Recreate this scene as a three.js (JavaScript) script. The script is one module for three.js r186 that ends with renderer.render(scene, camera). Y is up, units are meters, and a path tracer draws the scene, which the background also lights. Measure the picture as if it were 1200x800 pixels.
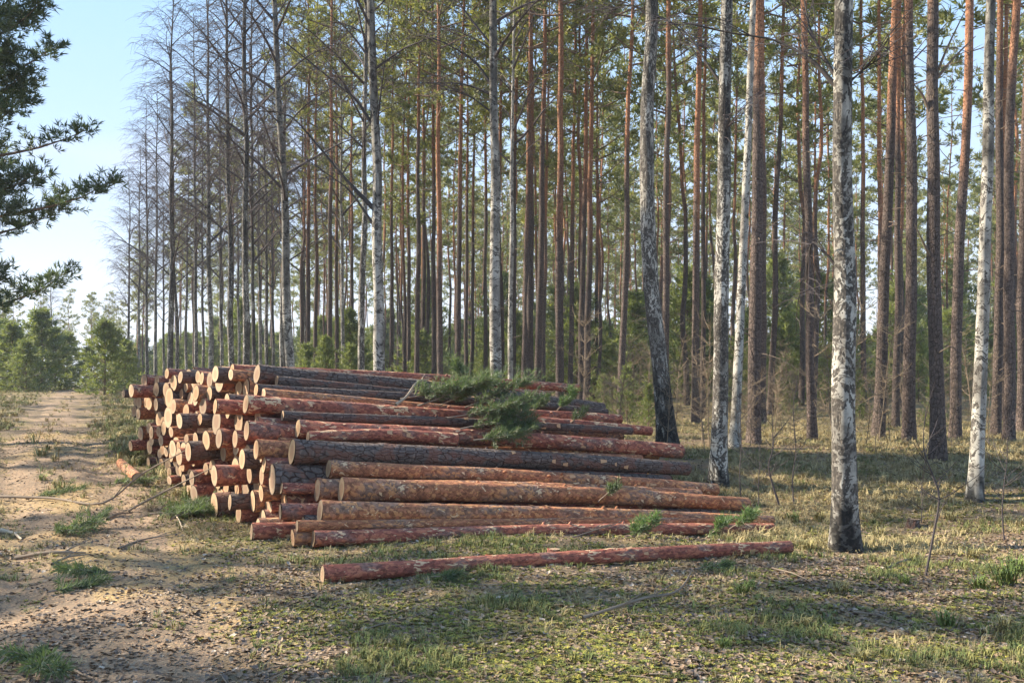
import * as THREE from 'three';
import { mergeGeometries } from 'three/addons/utils/BufferGeometryUtils.js';

// ---------------------------------------------------------------- camera, sky, sun, exposure
const F = 1150, HZ = 448, EYE = 1.6;                       // focal length and horizon in the photograph's 1200 x 800 pixels
const scene = new THREE.Scene();
const camera = new THREE.PerspectiveCamera(2 * Math.atan(400 / F) * 180 / Math.PI, 1.5, 0.1, 3000);
camera.position.set(0, EYE, 0);
camera.setViewOffset(1200, 800, 0, -(HZ - 400), 1200, 800);
camera.updateProjectionMatrix();
const renderer = new THREE.WebGLRenderer({ antialias: true });
renderer.toneMapping = THREE.LinearToneMapping;
renderer.toneMappingExposure = 2.75;
renderer.shadowMap.enabled = true;

const SUN_AZ = -12 * Math.PI / 180, SUN_EL = 35 * Math.PI / 180;   // from the left, a little beyond the pile
const sunDir = new THREE.Vector3(-Math.cos(SUN_AZ) * Math.cos(SUN_EL), Math.sin(SUN_EL), Math.sin(SUN_AZ) * Math.cos(SUN_EL));
const sun = new THREE.DirectionalLight(new THREE.Color().setRGB(1, 0.88, 0.70), 5);
sun.name = 'sun';
sun.position.copy(sunDir).multiplyScalar(120);
sun.castShadow = true; sun.shadow.radius = 1.2; sun.shadow.mapSize.set(4096, 4096);
Object.assign(sun.shadow.camera, { left: -80, right: 80, top: 80, bottom: -80, near: 1, far: 300 });
scene.add(sun); scene.add(sun.target);

// ---------------------------------------------------------------- random numbers and noise
function mulberry(a) { return () => { a = (a + 0x6d2b79f5) | 0; let t = Math.imul(a ^ (a >>> 15), 1 | a); t = (t + Math.imul(t ^ (t >>> 7), 61 | t)) ^ t; return ((t ^ (t >>> 14)) >>> 0) / 4294967296; }; }
const hash = (x, y, z) => { let h = Math.imul(x, 374761393) ^ Math.imul(y, 668265263) ^ Math.imul(z, 2147483647 - 61); h = Math.imul(h ^ (h >>> 13), 1274126177); h ^= h >>> 16; return (h >>> 0) / 4294967296; };
const fade = (t) => t * t * (3 - 2 * t), mix = (a, b, t) => a + (b - a) * t, clamp = (x, a = 0, b = 1) => Math.min(b, Math.max(a, x));
const ss = (a, b, x) => fade(clamp((x - a) / (b - a)));
function pn(x, y, px, py, seed) {                           // value noise that repeats every px, py cells
  const ix = Math.floor(x), iy = Math.floor(y), u = fade(x - ix), v = fade(y - iy), m = (a, n) => ((a % n) + n) % n;
  const x0 = m(ix, px), x1 = m(ix + 1, px), y0 = m(iy, py), y1 = m(iy + 1, py);
  return mix(mix(hash(x0, y0, seed), hash(x1, y0, seed), u), mix(hash(x0, y1, seed), hash(x1, y1, seed), u), v);
}
function pfbm(x, y, px, py, seed, oct = 4) { let s = 0, a = 0.5, n = 0; for (let i = 0; i < oct; i++) { s += a * pn(x, y, px, py, seed + i * 17); n += a; a *= 0.55; x *= 2; y *= 2; px *= 2; py *= 2; } return s / n; }
const vn = (x, y, seed) => pn(x, y, 1 << 20, 1 << 20, seed), fbm = (x, y, seed, oct = 4) => pfbm(x, y, 1 << 20, 1 << 20, seed, oct);
function worley(x, y, px, py, seed) {                       // [nearest, second, id]
  const ix = Math.floor(x), iy = Math.floor(y), m = (a, n) => ((a % n) + n) % n; let a = 9, b = 9, id = 0;
  for (let j = -1; j <= 1; j++) for (let i = -1; i <= 1; i++) {
    const cx = m(ix + i, px), cy = m(iy + j, py), dx = ix + i + hash(cx, cy, seed) - x, dy = iy + j + hash(cx, cy, seed + 1) - y, d = Math.sqrt(dx * dx + dy * dy);
    if (d < a) { b = a; a = d; id = hash(cx, cy, seed + 2); } else if (d < b) b = d;
  }
  return [a, b, id];
}

// ---------------------------------------------------------------- sky: pale winter blue, white towards the horizon, thin wisps
{
  const W = 1024, Hh = 512, data = new Float32Array(W * Hh * 4), d = new THREE.Vector3();
  for (let j = 0; j < Hh; j++) for (let i = 0; i < W; i++) {
    const el = ((j + 0.5) / Hh - 0.5) * Math.PI, az = ((i + 0.5) / W - 0.5) * 2 * Math.PI;
    d.set(Math.cos(az) * Math.cos(el), Math.sin(el), Math.sin(az) * Math.cos(el));
    const e = Math.max(0, el) * 180 / Math.PI, t = 1 - Math.exp(-e / 11), t2 = ss(15, 80, e);
    let r = mix(mix(1.15, 0.33, t), 0.15, t2), g = mix(mix(1.12, 0.60, t), 0.36, t2), b = mix(mix(1.08, 0.95, t), 0.72, t2);
    const k = 1 / (0.12 + Math.max(0, d.y)), w = ss(0.5, 0.78, fbm(d.x * k * 1.1 + 7, d.z * k * 3.4 + 3, 91, 5)) * 0.6 * ss(3, 14, e);
    r = mix(r, 0.72, w); g = mix(g, 0.76, w); b = mix(b, 0.92, w);
    const glow = Math.pow(Math.max(0, d.dot(sunDir)), 12) * 0.5; r += glow; g += glow * 0.9; b += glow * 0.75;
    data.set([r * 0.46, g * 0.475, b * 0.50, 1], (j * W + i) * 4);
  }
  const t = new THREE.DataTexture(data, W, Hh, THREE.RGBAFormat, THREE.FloatType);
  t.mapping = THREE.EquirectangularReflectionMapping; t.magFilter = t.minFilter = THREE.LinearFilter; t.needsUpdate = true;
  scene.background = t; scene.environment = t;
}

// ---------------------------------------------------------------- textures
const s8 = (c) => { c = clamp(c); return Math.round(255 * (c <= 0.0031308 ? 12.92 * c : 1.055 * Math.pow(c, 1 / 2.4) - 0.055)); };
function textures(w, h, fn) {                               // fn(u, v) -> [r, g, b (linear), height]
  const c = new Uint8Array(w * h * 4), b = new Uint8Array(w * h * 4);
  for (let j = 0; j < h; j++) for (let i = 0; i < w; i++) {
    const o = (j * w + i) * 4, [r, g, bl, z] = fn((i + 0.5) / w, (j + 0.5) / h), q = Math.round(255 * clamp(z));
    c[o] = s8(r); c[o + 1] = s8(g); c[o + 2] = s8(bl); c[o + 3] = 255; b[o] = b[o + 1] = b[o + 2] = q; b[o + 3] = 255;
  }
  return [c, b].map((data, k) => { const t = new THREE.DataTexture(data, w, h); t.wrapS = t.wrapT = THREE.RepeatWrapping; t.magFilter = THREE.LinearFilter; t.minFilter = THREE.LinearMipmapLinearFilter; t.generateMipmaps = true; if (!k) t.colorSpace = THREE.SRGBColorSpace; t.needsUpdate = true; return t; });
}
const mat = (o) => new THREE.MeshStandardMaterial({ roughness: 0.95, metalness: 0, ...o });
const lerp3 = (a, b, t) => [mix(a[0], b[0], t), mix(a[1], b[1], t), mix(a[2], b[2], t)];

// thin flaky red bark of the upper pine stem: u round the log, v along it (tile 0.64 x 1.6 m)
const redBark = (seed, base, pale, grey) => textures(384, 960, (u, v) => {
  const wob = (pfbm(u * 6, v * 14, 6, 14, seed, 3) - 0.5) * 0.8;
  const [a, b, id] = worley(u * 11 + wob, v * 20 + wob, 11, 20, seed + 3), [a2, , id2] = worley(u * 26 + wob, v * 52 + wob, 26, 52, seed + 9);
  const n = pfbm(u * 24, v * 60, 24, 60, seed + 20, 4), big = pfbm(u * 3, v * 5, 3, 5, seed + 30, 3);
  let c = lerp3(base, [base[0] * 0.55, base[1] * 0.55, base[2] * 0.6], n * 0.9 + (id - 0.5) * 0.55);
  c = lerp3(c, grey, ss(0.52, 0.72, big) * 0.75);
  let z = 0.5 + (id - 0.5) * 0.25 + n * 0.2;
  const edge = ss(0.0, 0.10, b - a); c = lerp3([base[0] * 0.3, base[1] * 0.3, base[2] * 0.3], c, 0.35 + 0.65 * edge); z *= 0.5 + 0.5 * edge;
  { const q = 0.62 + 0.76 * id2; c = [c[0] * q, c[1] * q, c[2] * q]; }
  const fl = pfbm(u * 18 + wob * 2, v * 36 + wob * 2, 18, 36, seed + 50, 4) + (n - 0.5) * 0.35, rare = pfbm(u * 2, v * 4, 2, 4, seed + 60, 2);
  c = lerp3(c, [base[0] * 1.45, base[1] * 1.75, base[2] * 1.5], ss(0.56, 0.66, fl) * 0.75); z += ss(0.56, 0.66, fl) * 0.08;
  const chip = ss(0.705, 0.73, pfbm(u * 20 + wob * 3, v * 24 + wob * 3, 20, 24, seed + 70, 3) + (rare - 0.5) * 0.42 + (id2 - 0.5) * 0.06); c = lerp3(c, pale, chip * 0.9); z -= chip * 0.2;
  return [...c, z];
});
// thick fissured grey-brown bark of the lower pine stem
const darkBark = (seed, plate, crack, red = 0) => textures(384, 960, (u, v) => {
  const wob = (pfbm(u * 7, v * 9, 7, 9, seed, 3) - 0.5) * 1.4, [a, b, id] = worley(u * 15 + wob, v * 16 + wob * 0.8, 15, 16, seed + 2), n = pfbm(u * 30, v * 50, 30, 50, seed + 5, 3);
  const edge = ss(0.02, 0.22, b - a), layer = pfbm(u * 10, v * 90, 10, 90, seed + 8, 2);
  let c = lerp3(crack, plate, edge * (0.55 + 0.45 * n)); c = lerp3(c, [plate[0] * 1.7, plate[1] * 1.65, plate[2] * 1.6], ss(0.55, 0.8, layer) * edge * 0.55 + (id - 0.5) * 0.3);
  const sc = pfbm(u * 5, v * 9, 5, 9, seed + 33, 3); c = lerp3(c, [(plate[0] + crack[0]) * 0.95, (plate[1] + crack[1]) * 0.62, (plate[2] + crack[2]) * 0.5], ss(0.52, 0.66, sc) * red);
  return [...c, edge * 0.7 + layer * 0.3 * edge];
});
const birchBark = (seed, rough) => textures(384, 1536, (u, v) => {
  const n = pfbm(u * 8, v * 40, 8, 40, seed, 3), tone = pfbm(u * 3, v * 8, 3, 8, seed + 4, 3), wv = (pfbm(u * 4, v * 12, 4, 12, seed + 7, 2) - 0.5), grain = pn(u * 60, v * 200, 60, 200, seed + 31);
  let c = lerp3([0.44, 0.425, 0.385], [0.14, 0.13, 0.115], ss(0.3, 0.72, tone) * 0.9 + (n - 0.5) * 0.5 + (grain - 0.5) * 0.3), z = 0.6;
  const len = pn(u * 7, v * 130 + wv * 8, 7, 130, seed + 11) * 0.6 + pn(u * 22, v * 170, 22, 170, seed + 12) * 0.4;
  if (len > 0.72) { c = lerp3(c, [0.09, 0.078, 0.07], 0.75); z = 0.45; }
  const fx = rough ? 16 : 6, fy = rough ? 62 : 64, scar = pfbm(u * fx + wv * 1.5, v * fy + wv * 7, fx, fy, seed + 15, 4) + (pn(u * 50, v * 190, 50, 190, seed + 19) - 0.5) * 0.22 + (pfbm(u * 2, v * 7, 2, 7, seed + 40, 2) - 0.5) * (rough ? 0.3 : 0.16), th = rough ? 0.445 : 0.555, k = ss(th, th + 0.05, scar);
  c = lerp3(c, lerp3([0.03, 0.026, 0.023], [0.16, 0.14, 0.12], Math.pow(pn(u * 50, v * 160, 50, 160, seed + 21), 2)), k * 0.95); z = mix(z, 0.2 + 0.4 * pn(u * 40, v * 60, 40, 60, seed + 23), k);
  return [...c, z];
});
const [redA, redAb] = redBark(11, [0.33, 0.10, 0.062], [0.66, 0.45, 0.26], [0.20, 0.125, 0.10]);
const [redB, redBb] = redBark(57, [0.40, 0.155, 0.072], [0.70, 0.49, 0.28], [0.22, 0.15, 0.11]);
const [darkA, darkAb] = darkBark(23, [0.135, 0.105, 0.09], [0.055, 0.03, 0.022], 0.75);
const [stemT, stemTb] = darkBark(77, [0.55, 0.53, 0.52], [0.22, 0.19, 0.17]);
const [birA, birAb] = birchBark(41, true), [birB, birBb] = birchBark(43, false);
const M = {
  logRed: mat({ map: redA, bumpMap: redAb, bumpScale: 0.007, name: 'red_pine_bark' }),
  logOrange: mat({ map: redB, bumpMap: redBb, bumpScale: 0.007, name: 'orange_pine_bark' }),
  logDark: mat({ map: darkA, bumpMap: darkAb, bumpScale: 0.014, name: 'dark_pine_bark' }),
  pineStem: mat({ map: stemT, bumpMap: stemTb, bumpScale: 0.016, vertexColors: true, name: 'pine_stem_bark' }),
  birchRough: mat({ vertexColors: true, map: birA, bumpMap: birAb, bumpScale: 0.012, name: 'rough_birch_bark' }),
  birchClean: mat({ vertexColors: true, map: birB, bumpMap: birBb, bumpScale: 0.006, name: 'white_birch_bark' }),
  twig: mat({ color: new THREE.Color().setRGB(0.072, 0.058, 0.058), name: 'birch_twig' }),
  limb: mat({ color: new THREE.Color().setRGB(0.05, 0.042, 0.038), name: 'birch_limb' }),
  dead: mat({ color: new THREE.Color().setRGB(0.16, 0.12, 0.09), name: 'dead_branch' }),
  pineLimb: mat({ color: new THREE.Color().setRGB(0.17, 0.115, 0.08), name: 'pine_limb' }),
  stick: mat({ color: new THREE.Color().setRGB(0.22, 0.17, 0.125), name: 'dry_stick' }),
  flake: mat({ color: new THREE.Color().setRGB(0.52, 0.30, 0.16), side: THREE.DoubleSide, name: 'bark_flake' }),
  leaf: new THREE.MeshPhysicalMaterial({ vertexColors: true, roughness: 0.7, transmission: 0.55, thickness: 0, side: THREE.DoubleSide, name: 'needles' }),
};
M.leaf.roughness = 0.9;
const cutTex = (seed, tint) => textures(256, 256, (u, v) => {
  const x = u * 2 - 1, y = v * 2 - 1, an = Math.atan2(y, x), r = Math.hypot(x * 1.03 + 0.06, y - 0.05) * (1 + 0.05 * Math.sin(an * 2 + seed)), n = pfbm(u * 20, v * 20, 20, 20, seed, 3);
  const ring = 0.5 + 0.5 * Math.sin(r * 64 + n * 1.6), saw = pn(u * 3, v * 70, 3, 70, seed + 4), crack = Math.abs(Math.sin(an * 1.5 + seed)) < 0.02 && r > 0.1 && r < 0.8 ? 0.5 : 0;
  let c = lerp3([0.70, 0.52, 0.33], [0.55, 0.36, 0.20], ring * 0.65 + n * 0.3); c = lerp3(c, [0.42, 0.20, 0.10], ss(0.6, 0.45, r + (n - 0.5) * 0.1) * 0.5); c = lerp3(c, [0.16, 0.10, 0.07], ss(0.87, 0.9, Math.hypot(x, y))); c = lerp3(c, [0.36, 0.29, 0.24], saw * 0.25 + crack);
  return [c[0] * tint, c[1] * tint, c[2] * tint, 0.5 + saw * 0.3];
});
const cuts = [[3, 1, 1, 1], [8, 0.86, 0.84, 0.82], [13, 0.68, 0.64, 0.6], [19, 0.9, 0.78, 0.68], [27, 0.62, 0.62, 0.64], [31, 0.95, 0.9, 0.82]].map(([k, r, g, b]) => { const [m, h] = cutTex(k, 0.74); return mat({ map: m, bumpMap: h, bumpScale: 0.002, roughness: 0.85, color: new THREE.Color().setRGB(r, g, b), name: 'sawn_wood' }); });

// ---------------------------------------------------------------- geometry helpers
class GB {
  constructor(color = false) { this.p = []; this.n = []; this.u = []; this.i = []; this.c = color ? [] : null; }
  tube(pts, rad, sides, o = {}) {                           // pts: Vector3[], rad: number[]; uv in texture tiles
    const N = pts.length, base = this.p.length / 3, T = new THREE.Vector3(), X = new THREE.Vector3(), Y = new THREE.Vector3(), q = new THREE.Vector3(), { tileU = 0.64, tileV = 1.6, u0 = 0, v0 = 0, wob = null } = o;
    const rep = Math.max(1, Math.round(2 * Math.PI * (o.rRef ?? rad[0]) / tileU)); let len = 0;
    for (let k = 0; k < N; k++) {
      T.subVectors(pts[Math.min(N - 1, k + 1)], pts[Math.max(0, k - 1)]).normalize();
      if (k === 0) X.set(Math.abs(T.y) > 0.9 ? 1 : 0, Math.abs(T.y) > 0.9 ? 0 : 1, 0);
      X.addScaledVector(T, -X.dot(T)).normalize(); Y.crossVectors(T, X);
      if (k) len += pts[k].distanceTo(pts[k - 1]);
      for (let j = 0; j <= sides; j++) {
        const a = j / sides * 2 * Math.PI, c = Math.cos(a), s = Math.sin(a), r = rad[k] * (wob ? wob(a, len) : 1);
        q.copy(X).multiplyScalar(c).addScaledVector(Y, s);
        this.p.push(pts[k].x + q.x * r, pts[k].y + q.y * r, pts[k].z + q.z * r); this.n.push(q.x, q.y, q.z); this.u.push(u0 + j / sides * rep, v0 + len / tileV);
        if (this.c) this.c.push(...(o.color ?? [1, 1, 1]));
      }
    }
    for (let k = 0; k < N - 1; k++) for (let j = 0; j < sides; j++) { const a = base + k * (sides + 1) + j, b = a + sides + 1; this.i.push(a, a + 1, b, b, a + 1, b + 1); }
    return this;
  }
  tri(a, b, c, n, col) { if ((b.y - a.y) * (c.z - a.z) * n.x - (b.z - a.z) * (c.y - a.y) * n.x + ((b.z - a.z) * (c.x - a.x) - (b.x - a.x) * (c.z - a.z)) * n.y + ((b.x - a.x) * (c.y - a.y) - (b.y - a.y) * (c.x - a.x)) * n.z < 0) [b, c] = [c, b]; const k = this.p.length / 3; this.p.push(a.x, a.y, a.z, b.x, b.y, b.z, c.x, c.y, c.z); for (let j = 0; j < 3; j++) { this.n.push(n.x, n.y, n.z); this.u.push(0, 0); if (this.c) this.c.push(...col); } this.i.push(k, k + 1, k + 2); }
  geo(smooth = false) {
    const g = new THREE.BufferGeometry();
    g.setAttribute('position', new THREE.Float32BufferAttribute(this.p, 3)); g.setAttribute('normal', new THREE.Float32BufferAttribute(this.n, 3)); g.setAttribute('uv', new THREE.Float32BufferAttribute(this.u, 2));
    if (this.c) g.setAttribute('color', new THREE.Float32BufferAttribute(this.c, 3));
    g.setIndex(this.i); if (smooth) g.computeVertexNormals(); return g;
  }
}
const V = (x, y, z) => new THREE.Vector3(x, y, z);
const taken = {};
const numbered = (n) => { const k = taken[n] ?? 0; taken[n] = k + 1; return k ? n + '_' + String(k).padStart(3, '0') : n; };
function tag(o, label, category, group, kind) { Object.assign(o.userData, { label, category }); if (group) o.userData.group = group; if (kind) o.userData.kind = kind; return o; }
function thing(name, label, category, pos = V(0, 0, 0), group) { const o = new THREE.Group(); o.name = numbered(name); o.position.copy(pos); tag(o, label, category, group); scene.add(o); return o; }
function part(name, geo, m, parent) { const o = new THREE.Mesh(geo, m); o.name = name; o.castShadow = o.receiveShadow = true; parent.add(o); return o; }
const PX = (px, py, d) => V((px - 600) / F * d, EYE - (py - HZ) / F * d, -d);

// ---------------------------------------------------------------- terrain
const roadC = [[-6, -1.3], [2, -1.7], [5.2, -2.3], [7.3, -3.0], [9.6, -4.1], [15, -7.0], [20, -9.6], [27, -12.6], [40, -18.3], [60, -26.6], [80, -33], [100, -38]];
function roadX(d) { for (let k = 0; k < roadC.length - 1; k++) if (d <= roadC[k + 1][0]) { const [a, xa] = roadC[k], [b, xb] = roadC[k + 1]; return mix(xa, xb, clamp((d - a) / (b - a))); } return roadC.at(-1)[1]; }
function base(x, d) {
  return -0.2 * Math.exp(-((x - 3.8) ** 2) / 7 - ((d - 12) ** 2) / 9) + 0.45 * ss(11.5, 18, d) + 0.65 * ss(18, 62, d) - 0.6 * ss(75, 160, d);
}
const ground = (x, d) => base(x, d) + ((fbm(x * 0.9 + 50, d * 0.9 + 50, 5, 3) - 0.5) * 0.10 + (fbm(x * 5, d * 5, 9, 2) - 0.5) * 0.035) * ss(300, 30, d) - 0.045 * Math.exp(-(((Math.abs(x - roadX(d)) - 0.72) / 0.22) ** 2)) * ss(60, 20, d);
function groundAt(px, py) { let d = 10; for (let k = 0; k < 60; k++) { const x = (px - 600) / F * d; d = mix(d, (EYE - ground(x, d)) * F / Math.max(2, py - HZ), 0.5); } const x = (px - 600) / F * d; return V(x, ground(x, d), -d); }
const onGround = (x, d) => V(x, ground(x, d), -d);

const mossAt = (x, d) => { const n = fbm(x * 1.2 + 9, d * 1.2 + 4, 21, 3) * 0.55 + fbm(x * 5 + 9, d * 5 + 4, 22, 3) * 0.45; return ss(0.45, 0.57, n + 0.17 * Math.exp(-((x + 0.4) ** 2) / 3 - ((d - 6.6) ** 2) / 1.2)); };
const strawAt = (x, d) => ss(0.47, 0.66, fbm(x * 0.7 + 31, d * 0.7 + 77, 27, 4) + 0.17 * ss(2, 4, x) * ss(11, 15, d));
const [soil, soilB] = textures(1024, 1024, (u, v) => {      // 2.4 m of needle litter, leaf fragments and soil
  const n = pfbm(u * 14, v * 14, 14, 14, 3, 5), [a, b, id] = worley(u * 70 + n * 3, v * 70 + n * 3, 70, 70, 5), f = pn(u * 260, v * 120, 260, 120, 8), f2 = pn(u * 110, v * 270, 110, 270, 9);
  let c = lerp3([0.55, 0.50, 0.43], [1.15, 1.0, 0.85], n); if (id > 0.6) c = lerp3(c, lerp3([0.5, 0.4, 0.33], [1.7, 1.35, 1.05], (id - 0.6) * 2.5), ss(0.55, 0.35, a)); c = lerp3(c, [1.4, 1.25, 0.95], ss(0.72, 0.9, Math.max(f, f2)) * 0.6);
  return [c[0] * 0.5, c[1] * 0.5, c[2] * 0.5, n * 0.5 + id * 0.3 * ss(0.6, 0.3, a) + Math.max(f, f2) * 0.2];
});
{
  const axis = (spans) => { const o = []; for (const [a, b, s] of spans) for (let x = a; x < b - 1e-6; x += s) o.push(x); o.push(spans.at(-1)[1]); return o; };
  const ds = axis([[-60, 0, 4], [0, 4, 0.4], [4, 13, 0.06], [13, 24, 0.14], [24, 60, 0.8], [60, 200, 6], [200, 1400, 80]]);
  const xs = axis([[-900, -120, 60], [-120, -40, 5], [-40, -10, 0.8], [-10, -5, 0.2], [-5, 6, 0.07], [6, 14, 0.25], [14, 40, 1], [40, 120, 5], [120, 900, 60]]);
  const p = [], u = [], c = [], idx = [];
  for (const d of ds) for (const x of xs) {
    p.push(x, ground(x, d), -d); u.push(x / 2.4, d / 2.4);
    const dr = Math.abs(x - roadX(d)), n = fbm(x * 2.3, d * 2.3, 61, 3);
    let col = lerp3([0.155, 0.122, 0.078], [0.235, 0.19, 0.125], n);
    col = lerp3(col, [0.40, 0.33, 0.17], strawAt(x, d) * 0.6); col = lerp3(col, [0.19, 0.19, 0.06], mossAt(x, d) * 0.6 * ss(1.1, 1.8, dr));
    c.push(col[0] * 1.55, col[1] * 1.55, col[2] * 1.55);
  }
  const w = xs.length; for (let j = 0; j < ds.length - 1; j++) for (let i = 0; i < w - 1; i++) { const a = j * w + i; idx.push(a, a + 1, a + w, a + 1, a + w + 1, a + w); }
  const g = new THREE.BufferGeometry(); g.setAttribute('position', new THREE.Float32BufferAttribute(p, 3)); g.setAttribute('uv', new THREE.Float32BufferAttribute(u, 2)); g.setAttribute('color', new THREE.Float32BufferAttribute(c, 3)); g.setIndex(idx); g.computeVertexNormals();
  const o = part('forest_floor', g, mat({ map: soil, bumpMap: soilB, bumpScale: 0.03, vertexColors: true, name: 'forest_soil' }), scene); tag(o, 'mossy forest floor of needle litter, dead leaves and dry grass', 'ground', null, 'structure');
}
{
  const p = [], u = [], c = [], idx = [], K = 30; let rows = 0;
  for (let d = -5; d < 100; d += d < 25 ? 0.15 : 0.6, rows++) for (let k = 0; k <= K; k++) {
    const e = (s) => 1.0 + (fbm(d * 1.1 + s * 40, 3, 71, 4) - 0.5) * 1.1, t = k / K * 2 - 1, x = roadX(d) + t * e(Math.sign(t) || 1), rut = Math.exp(-(((Math.abs(t) - 0.52) / 0.2) ** 2));
    p.push(x, ground(x, d) + 0.006 - 0.0 * rut - (Math.abs(t) > 0.9 ? 0.012 : 0), -d); u.push(x / 2.1 + 0.3, d / 2.1);
    const n = fbm(x * 3, d * 1.6, 65, 4), m = fbm(x * 1.1 + 5, d * 0.8, 67, 3), col = lerp3(lerp3([0.38, 0.30, 0.22], [0.28, 0.215, 0.155], n), [0.42, 0.33, 0.17], ss(0.5, 0.68, m) * (1 - 0.6 * rut)); c.push(...col.map((q) => q * 1.5));
  }
  for (let j = 0; j < rows - 1; j++) for (let k = 0; k < K; k++) { const a = j * (K + 1) + k; idx.push(a, a + 1, a + K + 1, a + 1, a + K + 2, a + K + 1); }
  const g = new THREE.BufferGeometry(); g.setAttribute('position', new THREE.Float32BufferAttribute(p, 3)); g.setAttribute('uv', new THREE.Float32BufferAttribute(u, 2)); g.setAttribute('color', new THREE.Float32BufferAttribute(c, 3)); g.setIndex(idx); g.computeVertexNormals();
  tag(part('dirt_road', g, mat({ map: soil, bumpMap: soilB, bumpScale: 0.02, vertexColors: true, name: 'road_soil' }), scene), 'unpaved forest track of tan soil and needle litter', 'road', null, 'structure');
}

// ---------------------------------------------------------------- trees: building blocks
const up = V(0, 1, 0);
function curvePts(a, dir, len, n, rng, { rise = 0, droop = 0, wig = 0.12 } = {}) {
  const o = [a.clone()], d = dir.clone().normalize(), step = len / n;
  for (let k = 0; k < n; k++) { d.x += (rng() - 0.5) * wig; d.z += (rng() - 0.5) * wig; d.y += (rng() - 0.5) * wig * 0.6 + rise / n - droop * (k / n) * 2 / n; d.normalize(); o.push(o.at(-1).clone().addScaledVector(d, step)); }
  return o;
}
const taper = (n, a, b) => Array.from({ length: n + 1 }, (_, k) => mix(a, b, k / n));
const around = (az, el) => V(Math.cos(az) * Math.cos(el), Math.sin(el), Math.sin(az) * Math.cos(el));
// a spray of needles at the end of a shoot
function tuft(gb, at, dir, rng, n, len, wid, col) {
  const d = dir.clone().normalize(), a = V(), b = V(), q = V(), s = V(), m = V();
  for (let k = 0; k < n; k++) {
    q.set(rng() - 0.5, rng() - 0.5, rng() - 0.5).normalize().multiplyScalar(0.95).add(d).normalize(); s.set(rng() - 0.5, rng() - 0.5, rng() - 0.5).cross(q).normalize().multiplyScalar(wid * 0.5);
    const L = len * (0.6 + 0.6 * rng()); a.copy(at).addScaledVector(d, (rng() - 0.6) * len * 0.7); b.copy(a).addScaledVector(q, L); m.crossVectors(q, s).normalize();
    const t = 0.75 + 0.5 * rng(), p1 = a.clone().sub(s), p2 = a.clone().add(s); p1.addScaledVector(q, L * 0.3); p2.addScaledVector(q, L * 0.3);
    gb.tri(a, p2, b, m, [col[0] * t, col[1] * t, col[2] * t]); gb.tri(a, b, p1, m, [col[0] * t, col[1] * t, col[2] * t]);
  }
}
const GREEN = (rng) => { const t = rng(); return lerp3([0.13, 0.16, 0.034], [0.31, 0.31, 0.065], t); };
// crown of a tall pine: limbs from the upper stem that carry clumps of needles; local origin at the foot of the tree
function pineCrown(rng, H, from, limbs, reach, tufts, needle, axis = () => V(0, 0, 0), col = GREEN) {
  const wood = new GB(), leaf = new GB(true);
  for (let k = 0; k < limbs; k++) {
    const t = Math.pow((k + rng()) / limbs, 0.85), h = mix(from, H * 0.99, t), L = reach * (0.45 + 0.7 * rng()) * (t < 0.15 ? 0.7 : 1 - 0.62 * Math.pow(t, 2.2)), az = k * 2.4 + rng(), n = 5, s = axis(h).add(V(0, h, 0));
    const pts = curvePts(s, around(az, 0.1 + 0.5 * t + (rng() - 0.5) * 0.4), L, n, rng, { rise: 0.5, wig: 0.25 }); wood.tube(pts, taper(n, 0.016 + 0.009 * L, 0.006), 4);
    const m = Math.round(tufts * (0.4 + 0.8 * rng()) * (0.4 + L / reach));
    for (let j = 0; j < m; j++) {
      const f = 0.35 + 0.68 * Math.pow(rng(), 0.7), i = Math.min(n - 1, Math.floor(f * n)), at = pts[i].clone().lerp(pts[i + 1], Math.min(1, f * n - i)), out = around(rng() * 6.283, (rng() - 0.25) * 1.2), r = (0.12 + 0.35 * rng()) * (0.5 + 0.25 * reach);
      at.addScaledVector(out, r * (1.1 - 0.5 * f)); tuft(leaf, at, out.add(V(0, 0.5, 0)), rng, needle.n, needle.l, needle.w, col(rng));
    }
  }
  return [wood.geo(), leaf.geo()];
}
function deadBranches(rng, from, to, n, rad, axis = () => V(0, 0, 0)) {       // the dry lower branches of a pine
  const gb = new GB();
  for (let k = 0; k < n; k++) {
    const h = from + (to - from) * Math.pow(rng(), 0.7), az = rng() * 6.283, L = 0.25 + 1.5 * rng() * rng(), s = axis(h).add(V(0, h, 0)), pts = curvePts(s, around(az, (rng() - 0.35) * 0.8), L, 4, rng, { wig: 0.4, droop: 0.3 });
    gb.tube(pts, taper(4, rad * (0.6 + 0.6 * rng()), rad * 0.15), 4);
    if (L > 0.7) for (let j = 0; j < 3; j++) { const f = 1 + Math.floor(rng() * 3); gb.tube(curvePts(pts[f], around(az + (rng() - 0.5) * 2, (rng() - 0.5)), L * 0.4 * rng() + 0.1, 2, rng), taper(2, rad * 0.3, rad * 0.1), 3); }
  }
  return gb.geo();
}
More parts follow.
